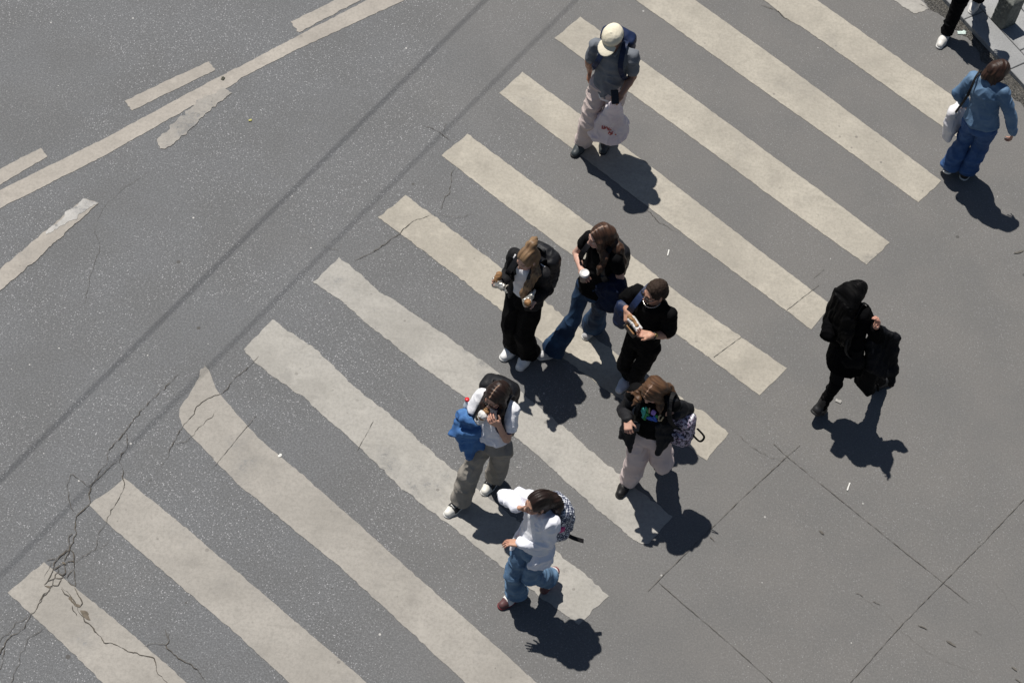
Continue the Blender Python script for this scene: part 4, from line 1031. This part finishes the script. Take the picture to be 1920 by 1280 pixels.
lathe('watch_dial', wc + unit(V3(0, -.5, .8) - wd_ * (V3(0, -.5, .8) @ wd_)) * .036, [(.018, -.004), (.018, .003), (.014, .004)], MGOLD, wt, 20, unit(V3(0, -.5, .8) - wd_ * (V3(0, -.5, .8) @ wd_)))
pb = J(1163, 582, 1.14)
e = empty('shoulder_bag', pb - ZUP * .2, 'navy blue rucksack hanging from the right shoulder of the man in sunglasses', 'backpack')
S = SDF().box(pb + V3(.05, .02, -.04), (p.rc, p.fc, p.up), (.065, .10, .15), .045, .02); part('pack_body', S, M_navy, e, .0075, dict(amp=.010, freq=9, seed=15))
ribbon('strap', [p.C(.10, -.14, -.06), p.C(.085, -.07, .09), p.C(.085, .02, .095), p.C(.10, .115, .0), p.C(.13, .13, -.12), p.C(.17, .10, -.24)], .06, .014, M_navy, e, [p.up - p.fc, p.up, p.up, p.fc + p.up, p.fc, p.fc])
# the food: paper wrap over a dark tray
fa = J(1190, 608, 1.285)
fd = unit(J(1200, 622, 1.27) - J(1178, 594, 1.31)); fs = unit(np.cross(fd, ZUP)); fu = np.cross(fs, fd); fu = fu if fu[2] > 0 else -fu
e = empty('paper_wrap', fa - ZUP * .05, 'white paper wrap with filled flatbread held by the man in sunglasses', 'food')
S = SDF().box(fa, (fd, fs, fu), (.075, .027, .016), .012, .01); S.box(fa + fu * .010 - fs * .028, (fd, unit(fs + fu * 1.2), np.cross(fd, unit(fs + fu * 1.2))), (.068, .018, .004), .003, .01)
part('wrapper', S, MPAPER, e, .005, dict(amp=.005, freq=20, seed=3))
S = SDF().cone(fa - fd * .078 + fu * .014, fa + fd * .02 + fu * .014, .017, .015, .02); part('bread', S, MBREAD, e, .005, dict(amp=.006, freq=25, seed=9))
fb = J(1181, 619, 1.22); S = SDF().box(fb, (fd, fs, fu), (.072, .026, .012), .011, .006)
e2 = empty('food_tray', fb - ZUP * .02, 'shiny dark tray held under the white paper wrap of the man in sunglasses', 'food tray')
part('tray', S, plain('dark glossy card', (.02, .017, .014), .12, 0, .7), e2, .005); S = SDF().cone(fb + fu * .010 - fd * .045, fb + fu * .010 + fd * .045, .007, .009, .01); part('filling', S, MBREAD, e2, .004)

# ================================================================ 5 blue jacket over the arm, white ringer tee
p = Person('woman in white t-shirt and grey trousers with a bright blue jacket on her arm', 1.69,
    (867, 934, .085), (931, 889, .085), -128, -118, (925, 829, .90), -112, (933, 755, 1.37), -112, (930, 741, 1.53), -120, -14,
    (880, 788, 1.12), (893, 806, 1.02), (950, 822, 1.14), (935, 796, 1.32), shw=.150, knR=(880, 886, .48), skin=(.50, .30, .22))
p.body({1: dict(fdir=V3(.45, -.8, -.35), palm=V3(.4, 0, -.8), curl=.5), -1: dict(fdir=V3(-.55, -.25, .7), palm=V3(-.3, .7, .2), curl=.5, tcurl=.5)})
wcol = (1, 1, 1)
def ringer(V, F):
    c = np.ones((len(V), 3))
    for g in (1, -1):
        e_ = p.sh[g] + (p.el[g] - p.sh[g]) * .56; u_ = unit(p.el[g] - p.sh[g]); d = (V - e_) @ u_
        c[(d > .022) & (np.linalg.norm(V - e_, axis=1) < .12)] = (.03, .03, .10)
    d = np.linalg.norm((V - p.C(0, .03, .075)), axis=1); c[d < .093] = (.03, .03, .10)
    return c
p.top('t_shirt', fabric('white cotton ringer', (.85, .85, .88), (.79, .79, .83), .85, 6, .2, vcol=True), .56, .013, .40, .022, (.080, .03, .075), dict(amp=.011, freq=9, seed=12), colf=ringer)
Mgt = fabric('grey twill', (.31, .285, .25), (.255, .235, .205), .9, 6)
p.trousers(Mgt, .110, .088, .076, .082, -.005, dict(amp=.015, freq=7, seed=13, sc=(1.2, 1.2, 1)))
p.shoes((.015, .015, .016), MSOLE_W, toecap=(.76, .74, .68), fat=1.12)
d1, d2 = (.030, .015, .011), (.012, .007, .006)
p.hair(d1, d2, 'long', [[(p.H(g * .070, .0, .01), .024), (p.H(g * .082, .015, -.06), .024), (p.C(g * .085, .10, .02), .024), (p.C(g * .092, .125, -.09), .022), (p.C(g * .09, .13, -.17), .010)] for g in (1, -1)] + [[(p.H(0, -.08, 0), .06), (p.C(0, -.11, .02), .06), (p.C(0, -.13, -.1), .045)]], part_x=.0, axis='y')
p.glasses(False)
S = SDF(); f = lambda g, t: p.C(g * (.03 + .05 * t), .125 - .03 * t, -.12 + .16 * t)
e, c, ax = backpack(p, M_blacknylon, 'black backpack with a bottle in its side pocket behind the woman in white t-shirt', (.085, -.19, -.19), (.165, .09, .21), inf=.03)
bt = J(876, 764, 1.14); bu = unit(V3(-.10, .22, 1))
e = empty('drink_bottle', bt - bu * .12, 'clear cola bottle with a red cap in the side pocket of the black backpack', 'bottle')
Mcola = plain('cola', (.015, .006, .004), .15, 0, .6); Mclear = plain('clear plastic', (.55, .60, .64), .12, 0, .7, (.45, .5, .54))
lathe('bottle_base', bt, [(.028, -.14), (.034, -.12), (.034, .005)], Mcola, e, 24, bu)
lathe('bottle_neck', bt, [(.0345, .005), (.034, .03), (.028, .05), (.017, .075), (.015, .085)], Mclear, e, 24, bu)
lathe('bottle_cap', bt, [(.019, .085), (.0195, .103), (.017, .107)], plain('red cap', (.70, .02, .03), .35), e, 24, bu)
S = SDF(); a, b = p.el[1], p.wr[1]
P_ = lambda x, y, z: J(820 + x / 4.41, 690 + y / 4.41, z)
S.cone(a * .8 + p.sh[1] * .2, a, .055, .062, .02); S.cone(a, b * .8 + a * .2, .064, .058, .02)
tri(S, P_(215, 385, 1.17), P_(365, 420, 1.13), P_(300, 650, .88), .040, .03); tri(S, P_(200, 400, 1.15), P_(250, 400, 1.15), P_(135, 530, 1.02), .030, .02)
tri(S, P_(180, 520, 1.04), P_(300, 500, 1.06), P_(270, 720, .80), .034, .03); tri(S, P_(240, 520, 1.05), P_(375, 520, 1.03), P_(365, 645, .90), .034, .02); tri(S, P_(230, 560, 1.0), P_(270, 560, 1.0), P_(205, 655, .90), .024, .02)
S.cone(P_(200, 530, 1.07), P_(330, 530, 1.06), .034, .038, .02); S.cone(P_(215, 420, 1.20), P_(330, 460, 1.17), .032, .036, .02)
S.ell(P_(330, 500, 1.14), (RT, V3(0, -1, .3), ZUP), (.05, .03, .03), .01, 's')
o = part('draped_jacket', S, denim('bright denim', (.085, .205, .43), (.045, .120, .30)), None, .0065, dict(amp=.014, freq=11, seed=16)); tag(o, 'bright blue denim jacket draped over the right arm of the woman in the white t-shirt', 'jacket')
q = p.H(0, .135, -.075)
e = empty('sandwich', q - ZUP * .1, 'half eaten roll in paper at the mouth of the woman in the white t-shirt', 'sandwich')
S = SDF().cone(q, q + V3(-.03, -.03, -.05), .024, .028, .02); part('bread', S, MBREAD, e, .005, dict(amp=.006, freq=25, seed=10))
S = SDF().cone(q + V3(-.02, -.02, -.035), q + V3(-.05, -.02, -.12), .034, .03, .02); S.chain([(q + V3(.02, -.02, -.03), .022), (q + V3(.055, -.02, -.02), .016)], .02)
part('wrapper', S, MPAPER, e, .005, dict(amp=.010, freq=24, seed=11))
S = SDF().cone(q + V3(-.055, -.015, -.10), q + V3(-.06, -.01, -.17), .028, .02, .02); part('filling', S, plain('dark filling', (.03, .022, .012), .5), e, .005, dict(amp=.006, freq=25, seed=12))

# ================================================================ 6 white jacket, blue jeans (nearest)
p = Person('woman in a white jacket and light blue jeans raising one hand to her face', 1.68,
    (972, 1108, .085), (1033, 1078, .17), -135, -118, (998, 1030, .89), -128, (1014, 955, 1.37), -140, (1008, 942, 1.535), -148, -2,
    (947, 930, 1.30), (970, 951, 1.40), (1030, 1016, 1.10), (975, 1019, 1.08), shw=.155, knL=(991, 1080, .50), pitchL=42, skin=(.50, .29, .20))
p.body({1: dict(fdir=V3(.85, -.25, .1), palm=V3(.2, .5, .3), curl=.65, tcurl=.5), -1: dict(fdir=V3(-1, .0, -.05), palm=V3(-.1, -.3, -.9), curl=.3)})
p.top('white_top', M_white, .2, .014, .40, None, (.08, .035, .07), dict(amp=.005, freq=9, seed=17))
p.jacket(fabric('white jacket cotton', (.82, .83, .89), (.76, .77, .84), .85, 6, .2), .018, .55, .085, .045, 1.92, dict(amp=.017, freq=9, seed=18), cuff=.014, shift=-.0)
p.trousers(denim('light jeans', (.150, .245, .365), (.082, .150, .250)), .106, .078, .064, .088, .015, dict(amp=.013, freq=8, seed=19, sc=(1, 1, 1.5)))
p.shoes((.74, .72, .70), plain('maroon rubber', (.20, .03, .035), .5), stripe=(.25, .04, .05), toecap=(.11, .05, .05), fat=1.1)
p.hair((.028, .014, .010), (.010, .006, .005), 'tail', [[(p.H(-.01, -.11, .03), .035), (p.H(-.03, -.14, .0), .045), (p.H(-.06, -.15, -.07), .05), (p.H(-.09, -.14, -.13), .035)], [(p.H(.03, -.11, .02), .03), (p.H(.02, -.15, -.05), .03), (p.H(-.02, -.16, -.12), .02)]], axis='x', fringe=.035)
Mh, n_, b_ = newmat('houndstooth cloth'); co = coords(n_)
mp = n_.nodes.new('ShaderNodeMapping'); n_.links.new(co, mp.inputs[0]); mp.inputs['Rotation'].default_value = (.5, .4, .6)
ck = n_.nodes.new('ShaderNodeTexChecker'); ck.inputs['Scale'].default_value = 62; n_.links.new(mp.outputs[0], ck.inputs['Vector']); ck.inputs[1].default_value = (.72, .74, .78, 1); ck.inputs[2].default_value = (.03, .04, .085, 1)
vv = n_.nodes.new('ShaderNodeTexVoronoi'); vv.inputs['Scale'].default_value = 52; n_.links.new(mp.outputs[0], vv.inputs['Vector'])
n_.links.new(mixc(n_, ramp(n_, vv.outputs['Distance'], .45, .6, 0, .8), ck.outputs[0], (.03, .04, .085)), b_.inputs['Base Color']); b_.inputs['Roughness'].default_value = .8
e, c, ax = backpack(p, Mh, 'black and white checked backpack of the woman in the white jacket', (-.03, -.165, -.14), (.135, .070, .185), inf=.045, smat=M_blackribbon, mat2=Mh, sides=())
a0 = J(1057, 1000, 1.05)
ribbon('loose_strap', [c - ax[2] * .16 - ax[0] * .08, a0, J(1075, 1008, .98), J(1094, 1014, .94)], .035, .008, M_blackribbon, e, [p.fc, ZUP, ZUP, ZUP])
S = SDF().box(p.C(-.16, -.12, -.14), (p.rc, p.fc, p.up), (.015, .03, .03), .01, .01); part('pink_trim', S, plain('pink trim', (.55, .05, .22), .6), e, .006)

# ================================================================ 7 blazer, pink trousers, phone
p = Person('woman in an open black blazer and pale pink trousers looking at her phone', 1.67,
    (1180, 893, .085), (1243, 842, .24), -112, -100, (1217, 812, .88), -108, (1226, 744, 1.35), -108, (1223, 733, 1.505), -122, -38,
    (1170, 768, 1.12), (1177, 787, 1.08), (1289, 768, 1.12), (1265, 777, 1.16), shw=.165, knR=(1197, 856, .52), knL=(1240, 866, .50), pitchL=35, skin=(.55, .33, .25))
p.body({1: dict(fdir=V3(.15, -.8, -.25), palm=V3(.35, .2, -.9), curl=.6, tcurl=.5), -1: dict(fdir=V3(-.95, .0, .1), palm=V3(.0, .9, .0), curl=.7, tcurl=.5)})
p.top('t_shirt', M_blackcloth, .3, .020, .42, None, (.08, .035, .07), dict(amp=.004, freq=9, seed=20))
def _flaps(S):
    tri(S, J(1170, 790, 1.13), J(1194, 795, 1.13), J(1181, 846, .86), .014); tri(S, J(1169, 790, 1.10), J(1176, 812, 1.0), J(1165, 818, .95), .014); tri(S, J(1167, 808, 1.0), J(1189, 808, 1.07), J(1181, 844, .87), .014)
    tri(S, J(1233, 798, 1.13), J(1264, 794, 1.06), J(1234, 849, .86), .014); tri(S, J(1240, 800, 1.10), J(1268, 800, 1.0), J(1260, 824, .92), .014); tri(S, J(1235, 815, 1.04), J(1262, 818, .96), J(1235, 848, .86), .014)
p.jacket(fabric('black blazer cloth', (.016, .016, .019), (.010, .010, .012), .7, 7, .25), .018, .58, .095, .03, 1.93, dict(amp=.009, freq=8, seed=21), cuff=.018, extra=_flaps)
p.trousers(fabric('pale pink cotton', (.66, .56, .54), (.59, .49, .475), .9, 5), .112, .096, .092, .088, .02, dict(amp=.014, freq=7, seed=22, sc=(1.2, 1.2, .8)))
p.shoes((.010, .009, .009), MSOLE_K, stripe=(.5, .42, .25), fat=1.1)
h1, h2 = (.130, .068, .034), (.050, .025, .014)
p.hair(h1, h2, 'long', [[(p.H(.07, .02, .0), .032), (p.H(.085, .05, -.07), .028), (p.C(.10, .12, .04), .024), (p.C(.13, .17, .0), .008)], [(p.H(.08, .03, -.03), .022), (p.C(.14, .09, .07), .014), (p.C(.21, .10, .06), .004)],
      [(p.H(-.07, .02, .0), .036), (p.H(-.085, .04, -.07), .034), (p.C(-.10, .11, .03), .024), (p.C(-.11, .12, -.02), .012)], [(p.H(-.05, -.07, .02), .05), (p.C(-.09, -.06, .09), .05), (p.C(-.15, -.06, .05), .028)], [(p.H(.03, -.07, .0), .055), (p.C(.02, -.11, .02), .05)]], part_x=.004, axis='y')
# bright print on the chest
S = {}; pc = lambda x, y: None
def chestpt(px, py):
    d = ray(px, py); q = p.C(0, .128, -.18); n = p.fc; t = ((q - CAM) @ n) / (d @ n); return CAM + d * t
zc = lambda x, y: chestpt(1160 + x * .1329, 690 + y * .1329)
for nm, colr, sts in (('print_teal', (.05, .42, .36), [[(340,570),(370,620),(340,690)], [(385,560),(350,650)], [(330,600),(345,640)]]), ('print_green', (.04, .30, .08), [[(375,690),(400,640),(420,660)], [(400,570),(410,610)], [(530,670),(550,690)], [(350,700),(370,720)]]),
      ('print_violet', (.36, .22, .66), [[(470,620),(490,600),(515,620),(500,650),(470,640)], [(485,625),(495,640)]]), ('print_blue', (.05, .15, .62), [[(405,700),(440,690),(470,700),(500,730),(530,740)], [(430,715),(480,725)], [(500,680),(520,710)]]), ('print_tan', (.45, .36, .22), [[(435,565),(430,625)], [(565,735),(565,680),(590,665)], [(600,735),(628,690)], [(570,740),(600,738)]])):
    mpr = plain(nm, colr, .7)
    for st in sts:
        S = SDF(); stroke(S, [zc(*q) for q in st], .0105 if nm != 'print_tan' else .007); part('chest_print', S, mpr, p.root, .004, None, None, 0)
band('bracelet', p.wr[-1] + unit(p.el[-1] - p.wr[-1]) * .01, unit(p.el[-1] - p.wr[-1]), .032, .014, plain('white band', (.75, .75, .75), .5), p.root)
fq = J(1183, 797, p.wr[1][2] - .02)
S = SDF().box(fq, (unit(V3(1, -.1, 0)), unit(V3(.1, .8, .5)), unit(np.cross(V3(1, -.1, 0), V3(.1, .8, .5)))), (.075, .037, .005), .005, .002)
o = part('phone', S, MBLACK, None, .004); tag(o, 'black phone in the hand of the woman in pale pink trousers', 'phone')
Mf, n_, b_ = newmat('floral cloth'); co = coords(n_)
v1_ = n_.nodes.new('ShaderNodeTexVoronoi'); v1_.inputs['Scale'].default_value = 50; n_.links.new(co, v1_.inputs['Vector'])
n1 = noise(n_, co, 45, 3, .7)
c_ = mixc(n_, ramp(n_, n1, .44, .56), (.012, .012, .03), (.55, .48, .58)); c_ = mixc(n_, ramp(n_, v1_.outputs['Distance'], .2, .3, .9, 0), c_, (.30, .12, .25)); n_.links.new(c_, b_.inputs['Base Color']); b_.inputs['Roughness'].default_value = .75
fb = J(1279, 800, .98)
e = empty('backpack', fb - ZUP * .17, 'small floral black and white backpack hanging beside the woman in the black blazer', 'backpack')
S = SDF().box(fb, (p.rc, p.fc, p.up), (.10, .085, .16), .05, .02); S.ell(fb + p.up * .12, (p.rc, p.fc, p.up), (.085, .075, .07), .04); part('pack_body', S, Mf, e, .0075, dict(amp=.008, freq=10, seed=9))
S = SDF().box(fb + p.fc * .09 - p.up * .06, (p.rc, p.fc, p.up), (.075, .03, .07), .028, .01); part('front_pocket', S, Mf, e, .0075)
S = SDF().box(fb + p.up * .13 - p.rc * .05, (p.rc, p.fc, p.up), (.035, .05, .045), .02, .01); part('pale_patch', S, M_white, e, .0075)
ribbon('strap', [fb + p.up * .17, p.C(-.20, -.06, -.02), p.C(-.165, -.04, .095), p.C(-.16, .05, .085), p.C(-.20, .10, -.1), fb + p.fc * .06 + p.up * .02], .04, .010, M_blackribbon, e, [-p.fc, -p.fc, p.up, p.up, p.fc, p.fc])
ribbon('loose_strap', [fb - p.rc * .10 - p.up * .05, fb - p.rc * .17 - p.up * .10, fb - p.rc * .20 - p.up * .02, fb - p.rc * .13 + p.up * .05], .018, .006, M_blackribbon, e, [p.fc] * 4)

# ================================================================ 8 all in black, walking away
p = Person('woman all in black with very long black hair walking away across the asphalt', 1.69,
    (1648, 716, .085), (1537, 764, .16), 38, 48, (1592, 660, .93), 40, (1597, 573, 1.40), 42, (1605, 548, 1.56), 42, -12,
    (1646, 632, 1.13), (1642, 612, 1.34), (1552, 626, 1.14), (1575, 640, 1.08), shw=.155, knL=(1567, 720, .50), pitchL=38, skin=(.58, .32, .24))
p.body({1: dict(fdir=V3(.05, .1, 1), palm=V3(-.9, -.3, .1), curl=(.3, .45, .55, .6)), -1: dict(fdir=V3(.6, -.2, -.5), palm=V3(.3, .6, 0), curl=.4)})
Mc = fabric('black coat cloth', (.004, .004, .0045), (.0025, .0025, .003), .95, 7, .04)
p.jacket(Mc, .026, .70, .03, .022, 1.80, dict(amp=.007, freq=9, seed=23, sc=(1.6, 1.6, .4)), cuff=.018, name='coat')
p.trousers(M_blackcloth, .108, .076, .058, .050, .0, dict(amp=.006, freq=9, seed=24, sc=(1, 1, 1.6)))
p.shoes((.016, .016, .017), MSOLE_K, fat=1.1, shaft=.16)
p.hair((.0035, .0033, .0036), (.002, .002, .0022), 'long', [[(p.H(x, -.07, .03), .055), (p.H(x * 1.3, -.10, -.06), .06), (p.C(x * 1.8, -.12, -.03), .06), (p.C(x * 2.2 - .015, -.13, -.16), .050), (p.C(x * 2.5 - .035, -.135, -.28), .034), (p.C(x * 2.8 - .05, -.125, -.37), .010)] for x in (-.055, -.025, .005, .03, .055)], part_x=0, scalp=(.012, .01, .011), axis='y', mat=MHAIRK)
band('bracelet', p.wr[1] + unit(p.el[1] - p.wr[1]) * .02, unit(p.el[1] - p.wr[1]), .028, .010, M_blackcloth, p.root)
bq = J(1628, 705, .62)
e = empty('handbag', bq - ZUP * .17, 'black handbag hanging at the hip of the woman all in black', 'bag')
S = SDF().econe(bq + ZUP * .17, bq - ZUP * .15, p.rc, (.075, .04), (.098, .055), .02, flat=True); S.box(bq - ZUP * .15, (p.rc, p.fc, ZUP), (.095, .052, .03), .02, .02); part('bag_body', S, fabric('black bag canvas', (.005, .005, .0055), (.003, .003, .0035), .8, 8, .1), e, .008, dict(amp=.004, freq=10, seed=3))
ribbon('strap', [bq + ZUP * .14 - p.rc * .05, p.C(.12, -.16, -.35), p.C(.15, -.02, .07 + .045), p.C(.14, .15, -.2), bq + ZUP * .14 + p.rc * .05], .025, .01, M_blackribbon, e, [-p.fc, -p.fc, p.up, p.fc, p.fc])
S = SDF().cone(bq + V3(.10, -.04, -.06), bq + V3(.12, -.05, -.13), .014, .010, .01); part('tassel', S, M_blackcloth, e, .006)
S = SDF(); a, b = p.el[1], p.wr[1] * .5 + p.el[1] * .5
jt = [J(1652, 622, 1.16), J(1680, 632, 1.12), J(1676, 700, .74), J(1655, 690, .74)]
S.cone(a, J(1652, 620, 1.17), .05, .04, .02)
tri(S, J(1646, 616, 1.17), J(1679, 632, 1.13), J(1677, 698, .74), .028, .02); tri(S, J(1646, 620, 1.14), J(1677, 690, .78), J(1652, 700, .76), .028, .02); tri(S, J(1634, 632, 1.08), J(1660, 700, .76), J(1630, 690, .82), .030, .02); tri(S, J(1628, 640, 1.06), J(1650, 640, 1.06), J(1632, 688, .84), .030, .02); tri(S, J(1668, 690, .80), J(1677, 690, .78), J(1671, 720, .64), .018, .02)
S.cone(J(1648, 614, 1.19), J(1681, 633, 1.13), .034, .028, .02)
o = part('draped_jacket', S, fabric('black satin', (.006, .0065, .009), (.003, .0035, .005), .7, 8, .15), None, .007, dict(amp=.009, freq=10, seed=25, sc=(1.8, 1.8, .3))); tag(o, 'black jacket hanging over the right arm of the woman all in black', 'jacket')

# ================================================================ 9 denim jacket and jeans
p = Person('woman with a brown bob in denim jacket and wide blue jeans nearing the kerb', 1.64,
    (1812, 322, .085), (1779, 314, .10), 60, 70, (1838, 232, .87), 62, (1853, 160, 1.34), 58, (1872, 134, 1.50), 18, -30,
    (1893, 214, 1.10), (1900, 248, .92), (1797, 176, 1.12), (1809, 192, 1.0), shw=.165, build=1.04, pitchL=20, skin=(.48, .28, .2))
p.body({1: dict(fdir=V3(.05, -.1, -1), palm=V3(-1, .3, 0), curl=.45), -1: dict(fdir=V3(.6, .0, -.6), palm=V3(.3, .6, -.5), curl=.6)})
p.jacket(denim('faded denim', (.150, .240, .360), (.090, .165, .275), 4), .022, .46, .02, .02, 1.97, dict(amp=.009, freq=9, seed=26), cuff=.020)
S = SDF(); S.cone(p.C(.055, -.02, .085), p.C(-.055, -.02, .085), .03, .03, .02); S.cone(p.C(.055, -.02, .085), p.C(.06, .05, .06), .028, .02, .02); S.cone(p.C(-.055, -.02, .085), p.C(-.06, .05, .06), .028, .02, .02); part('shirt_collar', S, fabric('cream knit', (.62, .55, .45)), p.root, .006)
p.trousers(denim('wide blue jeans', (.050, .115, .275), (.028, .070, .185)), .112, .084, .078, .092, .01, dict(amp=.013, freq=6.5, seed=27, sc=(1, 1, 1.2)))
p.shoes((.02, .018, .018), MSOLE_W, fat=1.15)
p.hair((.050, .024, .015), (.020, .010, .008), 'bob', [[(p.H(g * .06, -.02, -.0), .05), (p.H(g * .07, -.02, -.09), .04)] for g in (1, -1)] + [[(p.H(0, -.07, 0), .06), (p.H(0, -.08, -.09), .05)]], axis='y')
tq = J(1789, 226, .62)
e = empty('tote_bag', tq - ZUP * .2, 'white cloth tote bag on the shoulder of the woman in the denim jacket', 'bag')
S = SDF().box(tq, (p.fc, p.rc, ZUP), (.135, .045, .19), .04, .02); part('bag_body', S, fabric('white canvas', (.74, .73, .74), (.64, .63, .66), .9, 7), e, .0075, dict(amp=.014, freq=8, seed=28))
ribbon('strap', [tq + ZUP * .18 - p.fc * .07, p.C(-.14, -.13, -.12), p.C(-.115, -.07, .09), p.C(-.125, .06, .08), p.C(-.19, .12, -.15), tq + ZUP * .18 + p.fc * .07], .022, .009, M_blackribbon, e, [-p.fc, -p.fc, p.up, p.up, p.fc, p.fc])

# ================================================================ 10 person stepping off the kerb (only the legs are in the picture)
p = Person('person in slim black trousers and white sneakers stepping off the kerb by the bollard', 1.72,
    (1776, 59, .085), (1836, -6, .145), -112, -112, (1822, -62, .93), -118, (1838, -142, 1.42), -118, (1842, -168, 1.59), -120, -10,
    (1800, -118, 1.15), (1806, -78, 1.0), (1878, -108, 1.15), (1876, -68, 1.0), shw=.16, knR=(1801, 0, .51), pitchL=0)
p.body({1: dict(fdir=V3(0, -.3, -1), palm=V3(.9, 0, 0), curl=.4), -1: dict(fdir=V3(0, -.3, -1), palm=V3(-.9, 0, 0), curl=.4)})
p.top('sweater', fabric('dark sweater', (.05, .05, .06)), 1.9, .02, .5, .012, (.07, .03, .08))
p.trousers(M_blackcloth, .11, .090, .078, .062, .0, dict(amp=.010, freq=9, seed=29, sc=(1, 1, 1.6)))
p.shoes((.70, .68, .64), MSOLE_W, stripe=(.45, .42, .38), fat=1.05)
p.hair((.03, .02, .014), (.015, .01, .008), 'short')
print('script time', round(time.time() - T0, 1))
